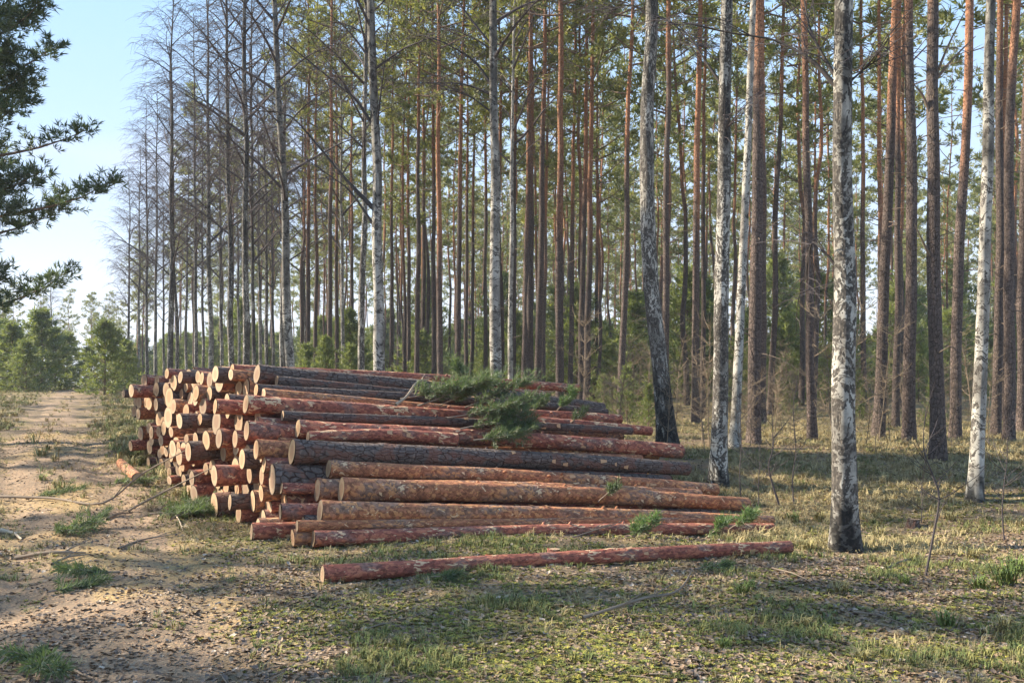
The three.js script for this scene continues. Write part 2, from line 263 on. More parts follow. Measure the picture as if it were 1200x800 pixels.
// bare birch crown: limbs, side shoots, drooping twigs
function birchCrown(rng, H, from, limbs, dens, axis = () => V(0, 0, 0)) {
  const gb = new GB();
  for (let k = 0; k < limbs; k++) {
    const t = (k + rng()) / limbs, h = mix(from, H * 0.97, t), L = (0.9 + 2.3 * rng()) * (1 - 0.7 * t * t) * H / 18, az = k * 2.4 + rng() * 1.3, n = 6, pts = curvePts(axis(h).add(V(0, h, 0)), around(az, 0.55 + 0.35 * rng()), L, n, rng, { rise: 0.2, droop: 0.6, wig: 0.22 }), r0 = 0.012 + 0.011 * L;
    gb.tube(pts, taper(n, r0, 0.006), 4);
    const m = Math.round(L * 4 * dens);
    for (let j = 0; j < m; j++) {
      const f = 0.2 + 0.8 * rng(), i = Math.min(n - 1, Math.floor(f * n)), at = pts[i].clone().lerp(pts[i + 1], f * n - i), l2 = 0.35 + 0.9 * rng() * (1.2 - 0.6 * f), sp = curvePts(at, around(az + (rng() - 0.5) * 2.6, (rng() - 0.25) * 1.1), l2, 3, rng, { droop: 0.9, wig: 0.3 });
      gb.tube(sp, taper(3, 0.0075, 0.004), 3);
      const q = Math.round(5 * dens); for (let w = 0; w < q; w++) { const b = sp[1 + Math.floor(rng() * 3)]; gb.tube(curvePts(b, around(az + (rng() - 0.5) * 3.4, (rng() - 0.6) * 1.2), 0.25 + 0.5 * rng(), 2, rng, { droop: 1.0 }), taper(2, 0.0052, 0.003), 3); }
    }
  }
  return gb.geo();
}
// stem: axis from offset function, radius by height, root flare
function stem(rng, H, r0, axis, sides, segs, flare, seed, o) {
  const pts = [], rad = [];
  for (let k = 0; k <= segs; k++) { const h = -0.25 + (H + 0.25) * Math.pow(k / segs, 1.25); pts.push(axis(Math.max(0, h)).add(V(0, h, 0))); rad.push(Math.max(0.012, r0 * (1 - 0.88 * Math.pow(Math.max(0, h) / H, 1.15)) * (1 + flare * Math.exp(-Math.max(0, h) / 0.35)))); }
  return [pts, rad];
}
function stemGeo(pts, rad, sides, seed, o = {}) { return new GB().tube(pts, rad, sides, { ...o, rRef: rad[2], wob: (a, l) => 1 + (vn(Math.cos(a) * 1.5 + 5, l * 0.9 + Math.sin(a) * 1.5, seed) - 0.5) * 0.16 + (vn(Math.cos(a) * 4 + 5, l * 3 + Math.sin(a) * 4, seed + 1) - 0.5) * 0.08 + (o.root && l < 0.9 ? (0.9 - l) * 0.22 * Math.sin(a * 3 + seed) : 0) }).geo(true); }
// a pine stem has thick grey-brown bark below and thin orange bark above, which meet in a ragged belt
const LOWBARK = [0.12, 0.094, 0.082], UPBARK = [0.40, 0.20, 0.112];
function pineStem(g, rng, H, r0, axis, sides, segs, change, seed) {
  const [pts, rad] = stem(rng, H, r0, axis, sides, segs, 0.28, seed), gb = new GB(true);
  gb.tube(pts, rad, sides, { rRef: rad[2], u0: rng(), v0: rng(), wob: (a, l) => 1 + (vn(Math.cos(a) * 1.5 + 5, l * 0.9 + Math.sin(a) * 1.5, seed) - 0.5) * 0.14 + (l < 0.9 ? (0.9 - l) * 0.2 * Math.sin(a * 3 + seed) : 0) });
  const tone = 1.35 + 0.9 * rng();
  for (let k = 0; k < gb.p.length / 3; k++) { const x = gb.p[k * 3], y = gb.p[k * 3 + 1], z = gb.p[k * 3 + 2], t = ss(-1.6, 1.6, y - change + (fbm((x + z) * 9 + seed, y * 0.9, seed, 3) - 0.5) * 5), n = 0.8 + 0.4 * fbm(y * 2, (x - z) * 8, seed + 4, 2); gb.c[k * 3] = mix(LOWBARK[0], UPBARK[0], t) * n * tone; gb.c[k * 3 + 1] = mix(LOWBARK[1], UPBARK[1], t) * n * tone; gb.c[k * 3 + 2] = mix(LOWBARK[2], UPBARK[2], t) * n * tone; }
  part('trunk', gb.geo(true), M.pineStem, g);
}
// ---------------------------------------------------------------- the log pile
// Each log of the sloping front is read off the photograph: [plane s, left px, py, diameter px, right px, py, diameter px, bark, label]. Its distance comes from the pile: the butts stand on the line P0 + U s, the logs turn with s.
const P0 = [-1.96, 9.6], U = [-0.5276, 0.8495], yawOf = (s) => (22 + 14 * clamp(s / 3) + 6 * clamp((s - 3) / 4)) * Math.PI / 180;
function axisHit(px, s) { const p = [P0[0] + U[0] * s, P0[1] + U[1] * s], a = yawOf(s), D = [Math.cos(a), Math.sin(a)], k = (px - 600) / F, t = (k * p[1] - p[0]) / (D[0] - k * D[1]); return [p[0] + D[0] * t, p[1] + D[1] * t, t]; }
const G1 = 'long logs on the sloping front of the pile';
const front = [
  [-1.75, 378, 678, 20, 926, 641, 15, 'logRed', 'lone red log lying on the grass in front of the pile'],
  [0, 367, 631, 18, 905, 622, 13, 'logRed', 'lowest red log at the foot of the pile front'],
  [0.2, 375, 599, 25, 904, 610, 12, 'logOrange', 'orange log second from the ground on the pile front'],
  [0.42, 400, 573, 26, 876, 591, 16, 'logOrange', 'stout orange log with torn bark, third from ground on pile front'],
  [0.6, 372, 574, 24, 0, 0, 0, 'logOrange', 'orange log whose butt pokes out behind the third front log'],
  [0.75, 385, 549, 19, 839, 574, 15, 'logOrange', 'log with mottled bark lying directly below the thick dark front log'],
  [0.95, 342, 529, 27, 805, 549, 16, 'logDark', 'thick log with dark scaly bark halfway up the pile front'],
  [1.17, 361, 512, 12, 534, 515, 15, 'logRed', 'short red log that ends beside the green pine branches'],
  [1.37, 349, 502, 19, 798, 529, 17, 'logRed', 'red log that passes under the green pine branches'],
  [1.6, 331, 487, 11, 740, 505, 9, 'logDark', 'thin grey log lying above the red log under the branches'],
  [1.82, 288, 473, 20, 762, 505, 11, 'logRed', 'red log with a broad sawn butt below the pile top'],
  [1.98, 325, 474, 12, 726, 491, 11, 'logRed', 'thin red log lying against the broad-butted red log'],
  [2.14, 300, 457, 13, 660, 477, 9, 'logDark', 'thin grey-brown log right below the big dark top log'],
  [2.4, 301, 438, 20, 706, 479, 15, 'logDark', 'big dark-barked log along the top edge of the pile'],
  [2.75, 272, 433, 12, 678, 455, 10, 'logRed', 'red log behind the big dark top log, bare of branches'],
];
const rngL = mulberry(77), circles = [], placedLogs = [];
for (const [s, px, py, dp, qx, qy, dq, bark, label] of front) {
  const [x, d, t] = axisHit(px, s), y = EYE - (py - HZ) * d / F, r = dp / 2 * d / F, a = V(x, y, -d); let b, r2;
  if (qx) { const [x2, d2] = axisHit(qx, s); b = V(x2, EYE - (qy - HZ) * d2 / F, -d2); r2 = Math.max(dq / 2 * d2 / F, r * 0.55); b.y = Math.max(b.y, ground(x2, d2) + r2 * 0.85); }
  else { const w = yawOf(s), L = 5.1 - t; b = V(x + Math.cos(w) * L, 0, -d - Math.sin(w) * L); r2 = r * 0.72; b.y = ground(b.x, -b.z) + r2 + (y - ground(x, d) - r) * 0.62; }
  if (s <= 0) a.y = Math.max(a.y, ground(x, d) + r * 0.9);
  placedLogs.push({ a, b, r, r2, bark, label, hi: true });
  if (s > -1) circles.push([s, y - ground(P0[0] + U[0] * s, P0[1] + U[1] * s), r]);
}
// the rest of the pile: circles dropped one on another until the outline of the pile is full
const outline = (s) => { const rise = [[0, 0.12], [0.2, 0.4], [0.42, 0.6], [0.75, 0.76], [0.95, 0.96], [1.37, 1.16], [1.82, 1.42], [2.4, 1.76], [2.9, 1.8], [3.3, 1.74], [5, 1.66], [6.2, 1.56], [7.0, 1.44], [7.9, 1.3]]; for (let k = 0; k < rise.length - 1; k++) if (s <= rise[k + 1][0]) return mix(rise[k][1], rise[k + 1][1], clamp((s - rise[k][0]) / (rise[k + 1][0] - rise[k][0]))); return 0; };
{
  const SMAX = 7.95, fits = (s, v, r) => { if (s - r < 0.02 || s + r > SMAX || v + r > outline(s) + 0.02) return false; for (const c of circles) if ((c[0] - s) ** 2 + (c[1] - v) ** 2 < (c[2] + r - 0.002) ** 2) return false; return true; };
  let miss = 0;
  while (miss < 40 && circles.length < 318) {
    const g = rngL(), r = miss > 20 ? 0.055 + 0.02 * rngL() : g < 0.1 ? 0.125 + 0.035 * rngL() : g < 0.68 ? 0.082 + 0.038 * rngL() : 0.064 + 0.022 * rngL(); let best = null;
    const tryAt = (s, v) => { if (v >= r - 1e-6 && (!best || v < best[1]) && fits(s, v, r)) best = [s, v, r]; };
    tryAt(r + 0.03, r);
    for (const c of circles) { const h = (c[2] + r) ** 2 - (c[1] - r) ** 2; if (h > 0) { tryAt(c[0] + Math.sqrt(h), r); tryAt(c[0] - Math.sqrt(h), r); } }
    for (let i = 0; i < circles.length; i++) for (let j = 0; j < i; j++) {
      const A = circles[i], B = circles[j], dx = B[0] - A[0], dy = B[1] - A[1], D = Math.hypot(dx, dy), ra = A[2] + r, rb = B[2] + r; if (D > ra + rb || D < 1e-6) continue;
      const k = (ra * ra - rb * rb + D * D) / (2 * D), h2 = ra * ra - k * k; if (h2 < 0) continue; const h = Math.sqrt(h2), mx = A[0] + dx * k / D, my = A[1] + dy * k / D;
      tryAt(mx - dy * h / D, my + dx * h / D); tryAt(mx + dy * h / D, my - dx * h / D);
    }
    if (!best) { miss++; continue; } circles.push(best);
    const [s, v] = best, bx = P0[0] + U[0] * s, bd = P0[1] + U[1] * s, w = yawOf(s) + (rngL() - 0.5) * 0.05, q = rngL(), inset = q < 0.06 ? -0.15 - 0.25 * rngL() : q > 0.86 ? 0.2 + 0.3 * rngL() : (rngL() - 0.4) * 0.46, L = 4.75 + rngL() * 0.5, gy = ground(bx, bd);
    const a = V(bx + Math.cos(w) * inset, gy + v, -bd - Math.sin(w) * inset), r2 = r * (0.68 + 0.1 * rngL()), b = V(a.x + Math.cos(w) * L, 0, a.z - Math.sin(w) * L); b.y = ground(b.x, -b.z) + r2 + (v - r) * 0.64;
    const nb = rngL(), bark = r > 0.12 ? (nb < 0.75 ? 'logDark' : 'logRed') : nb < 0.3 ? 'logDark' : nb < 0.72 ? 'logRed' : 'logOrange';
    placedLogs.push({ a, b, r, r2, bark, s, v, top: outline(s) - v - r < 0.08 });
  }
}
console.log('logs', placedLogs.length);
const xAxis = V(1, 0, 0);
function logSide(L, r, r2, sides, segs, rough, seed, bend) {      // axis along x from the butt; unit radius shared logs are scaled
  const pts = [], rad = []; for (let k = 0; k <= segs; k++) { const t = k / segs; pts.push(V(t * L, bend * Math.sin(t * 3.14), bend * 0.7 * Math.sin(t * 6.28 + seed))); rad.push(mix(r, r2, t) * (1 + 0.14 * Math.exp(-t * L / 0.25) * (rough ? 1 : 0.5))); }
  const kn = Array.from({ length: 7 }, (_, k) => [hash(k, seed, 1) * 6.283, hash(k, seed, 2) * L]);
  return [new GB().tube(pts, rad, sides, { u0: hash(seed, 1, 1), v0: hash(seed, 2, 2), rRef: Math.max(r, 0.1), wob: (a, l) => { let w = 1 + (vn(Math.cos(a) * 1.3 + 9, l * 1.6 + Math.sin(a) * 1.3, seed) - 0.5) * 0.12 + (rough ? (vn(Math.cos(a) * 5 + 9, l * 9 + Math.sin(a) * 5, seed + 1) - 0.5) * 0.07 : 0); for (const [ka, kl] of kn) { const da = Math.atan2(Math.sin(a - ka), Math.cos(a - ka)); w += 0.14 * Math.exp(-da * da / 0.12 - (l - kl) ** 2 / 0.004); } return w; } }).geo(true), pts, rad];
}
function cutDisc(r, seed, flip, tilt = 0) {                       // slightly uneven sawn face, facing -x (butt) or +x (top)
  const g = new GB(), n = 22, s = flip ? 1 : -1; const ring = (k, f) => { const a = k / n * 6.2832, w = 1 + (vn(Math.cos(a) * 1.3 + 9, Math.sin(a) * 1.3, seed) - 0.5) * 0.08; return [r * f * w * Math.cos(a), r * f * w * Math.sin(a)]; };
  const add = (f) => { for (let k = 0; k <= n; k++) { const [y, z] = ring(k, f); g.p.push(s * 0.004 + tilt * y, y, z); g.n.push(s, 0, 0); g.u.push(0.5 + 0.5 * y / (r * 1.06), 0.5 + 0.5 * z / (r * 1.06)); } };
  add(0.02); add(0.99); for (let k = 0; k < n; k++) { const a = k, b = k + n + 1; if (flip) g.i.push(a, b, b + 1, a, b + 1, a + 1); else g.i.push(a, b + 1, b, a, a + 1, b + 1); }
  return g.geo();
}
const unit = Array.from({ length: 6 }, (_, k) => ({ side: logSide(5, 0.1, 0.073, 20, 22, false, 300 + k * 7, 0.008)[0], butt: cutDisc(0.106, 300 + k * 7, false, (k % 3 - 1) * 0.06), top: cutDisc(0.073, 301 + k * 7, true) }));
const LOG_LABEL = {
  logDark: ['dark-barked log inside the pile, pale sawn butt facing the track', 'dark-barked log lying on top of the pile behind the big top log'],
  logRed: ['red-barked log inside the pile, pale sawn butt facing the track', 'red-barked log lying on top of the pile behind the big top log'],
  logOrange: ['orange-barked log inside the pile, pale sawn butt facing the track', 'orange-barked log lying on top of the pile behind the big top log'],
};
placedLogs.forEach((o, k) => {
  const len = o.a.distanceTo(o.b), dir = o.b.clone().sub(o.a).normalize(), g = thing('log', '', 'log', o.a);
  g.quaternion.setFromUnitVectors(xAxis, dir);
  const cut = cuts[Math.floor(hash(k, 5, 5) * 6)];
  if (o.hi) {
    tag(g, o.label, 'log', G1);
    const sd = 500 + k * 5, [geo, pts, rad] = logSide(len, o.r, o.r2, 40, 90, true, sd, 0.018 + 0.022 * hash(k, 3, 3));
    part('bark', geo, M[o.bark], g); part('sawn_butt', cutDisc(rad[0] * 1.0, sd, false, 0.05), cut, g); const e = part('sawn_top', cutDisc(o.r2, sd, true), cut, g); e.position.copy(pts.at(-1));
    for (let j = 0; j < 5; j++) { const q = Math.floor(10 + hash(k, j, 9) * 75), az = hash(k, j, 8) * 6.283, d = V(0.35, Math.cos(az), Math.sin(az)), p = pts[q].clone().addScaledVector(d.clone().setX(0), rad[q] * 0.9); part('branch_stub', new GB().tube([p, p.clone().addScaledVector(d, 0.025), p.clone().addScaledVector(d, 0.04)], [0.022, 0.017, 0.001], 8).geo(true), M[o.bark], g); }
    for (let j = 0; j < 16; j++) {                            // torn flakes of bark standing off the log
      const q = Math.floor(3 + hash(k, j, 19) * 84), az = hash(k, j, 18) * 6.283, l = 0.03 + 0.05 * hash(k, j, 17), w = 0.012 + 0.02 * hash(k, j, 16), gb = new GB(), n0 = V(0, Math.cos(az), Math.sin(az)), t0 = V(0, -Math.sin(az), Math.cos(az)), R = rad[q], row = (f, up) => [-1, 1].map((sd2) => pts[q].clone().addScaledVector(n0, R * 1.03 + up).addScaledVector(t0, sd2 * w * (1 - 0.4 * f)).add(V(f * l * (hash(k, j, 15) < 0.5 ? 1 : -1), 0, 0))), rows = [row(0, 0.001), row(0.5, 0.006), row(1, 0.006 + 0.014 * hash(k, j, 14))];
      for (let i = 0; i < 2; i++) { const [A, B] = rows[i], [C, D] = rows[i + 1]; gb.tri(A, B, D, n0); gb.tri(A, D, C, n0); }
      part('bark_flake', gb.geo(), M.flake, g);
    }
  } else {
    tag(g, LOG_LABEL[o.bark][o.top ? 1 : 0], 'log', o.top ? 'logs on top of the pile' : 'logs stacked inside the pile');
    const u = unit[k % 6], s = o.r / 0.1, turn = hash(k, 1, 7) * 6.283;
    const holder = (m) => { m.scale.set(1, s, s); m.rotation.x = turn; return m; };
    const side = holder(part('bark', u.side, M[o.bark], g)); side.scale.x = len / 5; holder(part('sawn_butt', u.butt, cut, g)); const t = holder(part('sawn_top', u.top, cut, g)); t.position.x = len;
  }
});

// ---------------------------------------------------------------- the trees one can point at
const rngT = mulberry(2024);
// [base px, px at the top of the picture, depth, stem diameter, height, kind, label, group]
function leanAxis(bx, tx, d, H, seed, bow = 0) { const top = EYE + HZ * d / F, k = (tx - bx) / F * d / top; return (h) => V(k * h * (1 - 0.25 * h / H * 0) + bow * Math.sin(h / top * 3.14) + (fbm(h * 0.35, seed, seed, 2) - 0.5) * 0.12 * ss(0, 3, h), 0, (fbm(h * 0.3 + 9, seed, seed + 1, 2) - 0.5) * 0.2 * ss(0, 3, h)); }
const dSeen = (d) => onGround(0, d);
function birch(bx, tx, d, dia, H, rough, label, group, { limbs = [], bow = 0, crown = [30, 1, 0.42], flare = 0.45, foot = 0, above = 99 } = {}) {
  const x = (bx - 600) / F * d, pos = onGround(x, d), g = thing('birch_tree', label, 'tree', pos, group), seed = Math.floor(bx), ax = leanAxis(bx, tx, d, H, seed, bow), near = d < 25;
  const [pts, rad] = stem(rngT, H, dia / 2, ax, 0, near ? 80 : 34, flare, seed);
  part('trunk', stemGeo(pts, rad, near ? 28 : 12, seed, { tileU: 0.8, tileV: 3.2, root: near, u0: rngT(), v0: rngT() }), rough ? M.birchRough : M.birchClean, g);
  { // old birches have black broken bark at the foot; past a set height the colour turns patchy darker
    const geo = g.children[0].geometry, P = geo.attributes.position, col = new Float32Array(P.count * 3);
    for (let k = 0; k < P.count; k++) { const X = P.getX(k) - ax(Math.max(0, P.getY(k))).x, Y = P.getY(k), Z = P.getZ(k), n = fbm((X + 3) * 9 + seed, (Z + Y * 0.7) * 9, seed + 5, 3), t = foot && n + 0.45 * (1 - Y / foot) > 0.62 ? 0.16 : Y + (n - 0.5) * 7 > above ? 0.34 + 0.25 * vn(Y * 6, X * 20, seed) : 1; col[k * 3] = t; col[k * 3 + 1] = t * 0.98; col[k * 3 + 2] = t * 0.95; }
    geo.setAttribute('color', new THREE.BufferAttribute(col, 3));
  }
  for (const path of limbs) {                                // limbs traced from the photograph, in the plane of the stem
    let p = path.map(([px, py], k) => PX(px, py, d - (k ? 0.12 * k * (path[1][0] > path[0][0] ? 1 : -1) : 0)).sub(pos)); { const h = p[0].y - 0.12, c = ax(h); p[0].set(c.x, h, c.z); } p = new THREE.CatmullRomCurve3(p).getPoints(14);
    const r0 = (path[0][2] ?? 5) / 2 * d / F * 0.8, l = part('branch', new GB().tube(p, taper(14, r0, 0.007).map((r, k) => r * (k < 14 ? 1 - 0.35 * Math.sin(k / 14 * 3.14) : 1)), 7).geo(true), M.limb, g), gb = new GB();
    for (let k = 0; k < (d < 15 ? 9 : 22); k++) { const i = 3 + Math.floor(rngT() * 11), dirv = p[i].clone().sub(p[i - 1]).normalize(); const sp = curvePts(p[i], dirv.add(V((rngT() - 0.5) * 1.6, (rngT() - 0.4) * 1.4, (rngT() - 0.5) * 1.6)), 0.3 + 0.9 * rngT(), 4, rngT, { droop: 0.7, wig: 0.3 }); gb.tube(sp, taper(4, 0.0065, 0.003), 3); for (let w = 0; w < 4; w++) gb.tube(curvePts(sp[1 + Math.floor(rngT() * 3)], around(rngT() * 6.28, (rngT() - 0.6)), 0.2 + 0.35 * rngT(), 2, rngT, { droop: 0.8 }), taper(2, 0.0045, 0.0028), 3); }
    part('twigs', gb.geo(), M.twig, l).name = 'twig_spray';
  }
  part('crown', birchCrown(rngT, H, H * crown[2], crown[0], crown[1], ax), M.twig, g);
  return g;
}
const GB1 = 'birches along the edge of the forest track', GB2 = 'birches standing round the log pile', GP = 'pines standing in the open forest';
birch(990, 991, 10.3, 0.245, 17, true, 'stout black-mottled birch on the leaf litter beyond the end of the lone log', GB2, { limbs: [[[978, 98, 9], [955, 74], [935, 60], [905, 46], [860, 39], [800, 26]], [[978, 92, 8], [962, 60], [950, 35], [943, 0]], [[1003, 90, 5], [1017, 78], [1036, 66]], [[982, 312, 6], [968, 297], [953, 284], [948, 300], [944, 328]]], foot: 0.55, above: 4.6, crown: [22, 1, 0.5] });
birch(842, 850, 14.4, 0.235, 18, true, 'slim grey-white birch rooted right behind the right ends of the logs', GB2, { limbs: [[[836, 96, 6], [826, 70], [812, 48], [790, 24]], [[838, 170, 4], [852, 150], [870, 140]]], foot: 0.2, above: 5.0, crown: [26, 1, 0.5] });
birch(785, 764, 17, 0.30, 19, true, 'leaning black-and-white birch with a thick dark foot behind the pile', GB2, { limbs: [[[762, 12, 5], [740, 6], [715, 12]], [[776, 8, 5], [790, 28], [805, 46], [830, 58]]], flare: 0.5, bow: -0.22, foot: 1.3, above: 6.4, crown: [26, 1, 0.45] });
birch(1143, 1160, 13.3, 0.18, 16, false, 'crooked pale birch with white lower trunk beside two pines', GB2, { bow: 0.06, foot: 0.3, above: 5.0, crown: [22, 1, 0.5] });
birch(861, 884, 17.5, 0.17, 16, false, 'thin white birch leaning away from the slim grey-white birch', GB2, { crown: [20, 1, 0.5] });
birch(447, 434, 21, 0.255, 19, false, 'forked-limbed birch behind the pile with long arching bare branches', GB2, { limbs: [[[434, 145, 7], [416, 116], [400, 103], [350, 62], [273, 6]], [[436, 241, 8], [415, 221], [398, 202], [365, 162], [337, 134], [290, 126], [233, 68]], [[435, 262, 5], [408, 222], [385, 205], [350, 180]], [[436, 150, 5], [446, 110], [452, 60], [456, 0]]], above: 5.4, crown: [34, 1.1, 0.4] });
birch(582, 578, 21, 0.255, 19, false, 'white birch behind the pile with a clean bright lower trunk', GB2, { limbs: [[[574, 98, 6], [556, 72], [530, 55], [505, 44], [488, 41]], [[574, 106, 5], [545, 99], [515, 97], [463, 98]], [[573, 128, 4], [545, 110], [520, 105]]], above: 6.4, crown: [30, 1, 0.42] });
birch(598, 603, 30, 0.17, 18, false, 'dark slender birch close behind the clean white birch', GB2, { crown: [26, 1, 0.4] });
birch(423, 428, 28, 0.21, 18, true, 'dark-barked birch just behind the birch with arching branches', GB2, { crown: [26, 1, 0.4] });
birch(403, 398, 40, 0.17, 18, false, 'thin birch between the arching birch and the track-side row', GB1, { crown: [28, 1.1, 0.3] });
for (const [bx, tx, d, dia, H, rough] of [[343, 321, 26, 0.25, 19, 0], [289, 286, 31, 0.24, 19, 1], [272, 264, 35, 0.23, 19, 1], [247, 242, 40, 0.23, 19, 0], [199, 202, 40, 0.26, 17, 1], [230, 226, 46, 0.2, 18, 0], [208, 196, 47, 0.19, 17, 1], [182, 184, 54, 0.2, 17, 0], [172, 170, 58, 0.21, 17, 1], [162, 165, 64, 0.2, 16, 0], [150, 152, 66, 0.2, 15, 1], [330, 334, 42, 0.19, 19, 0], [313, 309, 48, 0.19, 19, 1], [305, 300, 54, 0.2, 19, 0], [260, 254, 52, 0.2, 19, 1], [238, 236, 60, 0.2, 18, 1], [218, 221, 62, 0.2, 17, 0], [320, 318, 60, 0.2, 19, 1], [280, 276, 64, 0.2, 18, 0], [192, 189, 70, 0.2, 15, 1], [358, 352, 50, 0.18, 19, 1], [298, 294, 38, 0.17, 18, 1]])
  birch(bx, tx, d, dia, H, !!rough, rough ? 'dark-stemmed bare birch in the row along the forest track' : 'pale-stemmed bare birch in the row along the forest track', GB1, { above: 3 + 3 * hash(bx, 1, 1), foot: 1.2, crown: [38, 1.1, 0.3] });

// crowns and dry branches of the pines are shared between trees
const rngP = mulberry(99);
const crownKit = Array.from({ length: 7 }, (_, k) => pineCrown(rngP, 20, 9 + (k % 4) * 1.2, 28, 2.3 + 0.4 * (k % 3), 23, { n: 7, l: 0.26, w: 0.055 }));
const deadKit = Array.from({ length: 6 }, () => deadBranches(rngP, 2.2, 11.5, 24, 0.012));
function pine(bx, tx, d, dia, H, label, group, limbs = []) {
  const x = (bx - 600) / F * d, pos = onGround(x, d), g = thing('pine_tree', label, 'tree', pos, group), seed = Math.floor(bx * 3 + d), ax = leanAxis(bx, tx, d, H, seed), near = d < 27;
  pineStem(g, rngT, H, dia / 2, ax, near ? 18 : 9, near ? 50 : 22, 5.5 + 4 * rngT(), seed);
  const kit = crownKit[Math.floor(rngT() * 7)], top = ax(H * 0.75), s = H / 20, turn = rngT() * 6.283, dz = ax(7);
  for (const [n, geo, m] of [['crown', kit[1], M.leaf], ['branch', kit[0], M.pineLimb]]) { const o = part(n, geo, m, g); o.scale.setScalar(s); o.rotation.y = turn; o.position.set(top.x, 0, top.z); }
  if (near) for (let k = 0; k < 26; k++) { const h = 1.2 + 9 * rngT(); part('dead_branch', deadBranches(rngT, h, h, 1, 0.013, ax), M.dead, g); }
  else { const db = part('dead_branch', deadKit[Math.floor(rngT() * 6)], M.dead, g); db.userData.kind = 'stuff'; db.rotation.y = rngT() * 6.283; db.position.set(dz.x, 0, dz.z); db.scale.set(1, s, 1); }
  for (const path of limbs) { const p = new THREE.CatmullRomCurve3(path.map(([px, py], k) => { const q = PX(px, py, d - 0.1 * k).sub(pos); if (!k) { const c = ax(q.y - 0.1); q.set(c.x, q.y - 0.1, c.z); } return q; })).getPoints(10); part('dead_branch', new GB().tube(p, taper(10, (path[0][2] ?? 5) / 2 * d / F, 0.006), 6).geo(true), M.dead, g); }
  return g;
}
const near = 'pine in the tight cluster beyond the crooked pale birch', mid = 'tall slender pine with orange upper bark standing behind the pile', farP = 'distant thin pine deep in the forest';
for (const [bx, tx, d, dia, lab, limbs] of [
  [815, 821, 26, 0.22, 'reddish pine between the leaning birch and the slim grey-white birch'], [824, 826, 31, 0.17, 'thin pine close behind the reddish pine by the leaning birch'], [884, 888, 18.5, 0.25, 'dark thick-stemmed pine right behind the thin white birch'], [893, 895, 26, 0.2, 'bright orange pine partly hidden by the dark thick-stemmed pine'], [903, 920, 30, 0.2, 'slanting slender pine between the dark thick-stemmed pine and the slim pine'], [952, 941, 19.5, 0.175, 'slim pine with a dark foot beside the stout mottled birch'], [1030, 1051, 20, 0.235, 'orange pine leaning towards the straight grey-brown pine'], [1034, 1031, 28, 0.16, 'thin straight pine crossing behind the leaning orange pine'], [1050, 1056, 24, 0.17, 'slender brown pine close to the straight grey-brown pine'],
  [1065, 1068, 19, 0.235, 'straight grey-brown pine between slender pine and sturdy forked-branch pine'], [1100, 1092, 16, 0.235, 'sturdy pine with a forked dead branch near the crooked pale birch', [[[1104, 92, 4], [1118, 68], [1144, 42]], [[1103, 94, 4], [1111, 55], [1134, 8]], [[1093, 140, 5], [1082, 112], [1068, 95]], [[1094, 300, 4], [1083, 285], [1072, 262]]]],
  [1120, 1139, 19.5, 0.215, 'pine leaning away from the sturdy pine with forked dead branch'], [1168, 1174, 21, 0.2, 'slim pine standing close behind the crooked pale birch'], [1183, 1190, 19, 0.21, 0], [1197, 1208, 22, 0.2, 0], [1176, 1180, 28, 0.2, 0], [1013, 1010, 30, 0.17, 'thin far pine just beyond the stout mottled birch'],
  [478, 480, 40, 0.19, 1], [488, 491, 36, 0.21, 1], [496, 497, 42, 0.2, 1], [508, 507, 38, 0.2, 1], [516, 514, 33, 0.23, 1], [535, 544, 34, 0.21, 1], [546, 548, 42, 0.19, 1], [552, 556, 46, 0.2, 1], [568, 570, 42, 0.2, 1], [600, 606, 34, 0.22, 1], [613, 623, 33, 0.22, 1], [621, 622, 30, 0.23, 1], [629, 640, 31, 0.24, 1], [656, 657, 27, 0.24, 'straight bright pine at the edge of the orange cluster behind the pile'], [668, 676, 37, 0.2, 1], [680, 690, 33, 0.22, 1], [687, 696, 31, 0.22, 1], [727, 741, 30, 0.22, 'single pine standing clear between orange cluster and leaning birch'], [779, 784, 26, 0.2, 1], [636, 645, 40, 0.2, 1], [698, 702, 44, 0.2, 1],
  [360, 362, 38, 0.2, 1], [369, 371, 42, 0.19, 1], [386, 388, 36, 0.2, 1], [394, 393, 44, 0.2, 1], [412, 412, 48, 0.2, 1], [458, 462, 44, 0.2, 1],
]) pine(bx, tx, d, dia, 18.5 + 3 * rngT(), typeof lab === 'string' ? lab : lab ? mid : near, typeof lab === 'string' ? undefined : lab ? 'pines behind the log pile' : 'pines clustered beyond the pale birch', limbs);
console.log('near trees');

// the forest behind: whole pines, each a tree of its own
const kits = Array.from({ length: 8 }, (_, k) => {
  const g = new THREE.Group(), H = 20, seed = 900 + k * 13, ax = (h) => V((fbm(h * 0.3, seed, seed, 2) - 0.5) * 0.5 * ss(0, 4, h), 0, (fbm(h * 0.3 + 7, seed, seed, 2) - 0.5) * 0.5 * ss(0, 4, h));
  pineStem(g, rngP, H, 0.075 + 0.018 * (k % 4), ax, 7, 18, 5.5 + (k % 4) * 1.3, seed);
  const c = pineCrown(rngP, H, 7 + (k % 4) * 1.4, 28, 2.1 + 0.35 * (k % 3), 22, { n: 7, l: 0.30, w: 0.065 }, ax);
  part('crown', c[1], M.leaf, g); part('branch', c[0], M.pineLimb, g); part('dead_branch', deadKit[k % 6], M.dead, g).userData.kind = 'stuff';
  return g;
});
const spots = [], rngS = mulberry(4242);
const clear = (x, d, m) => { for (const [a, b] of spots) if ((a - x) ** 2 + (b - d) ** 2 < m * m) return false; return true; };
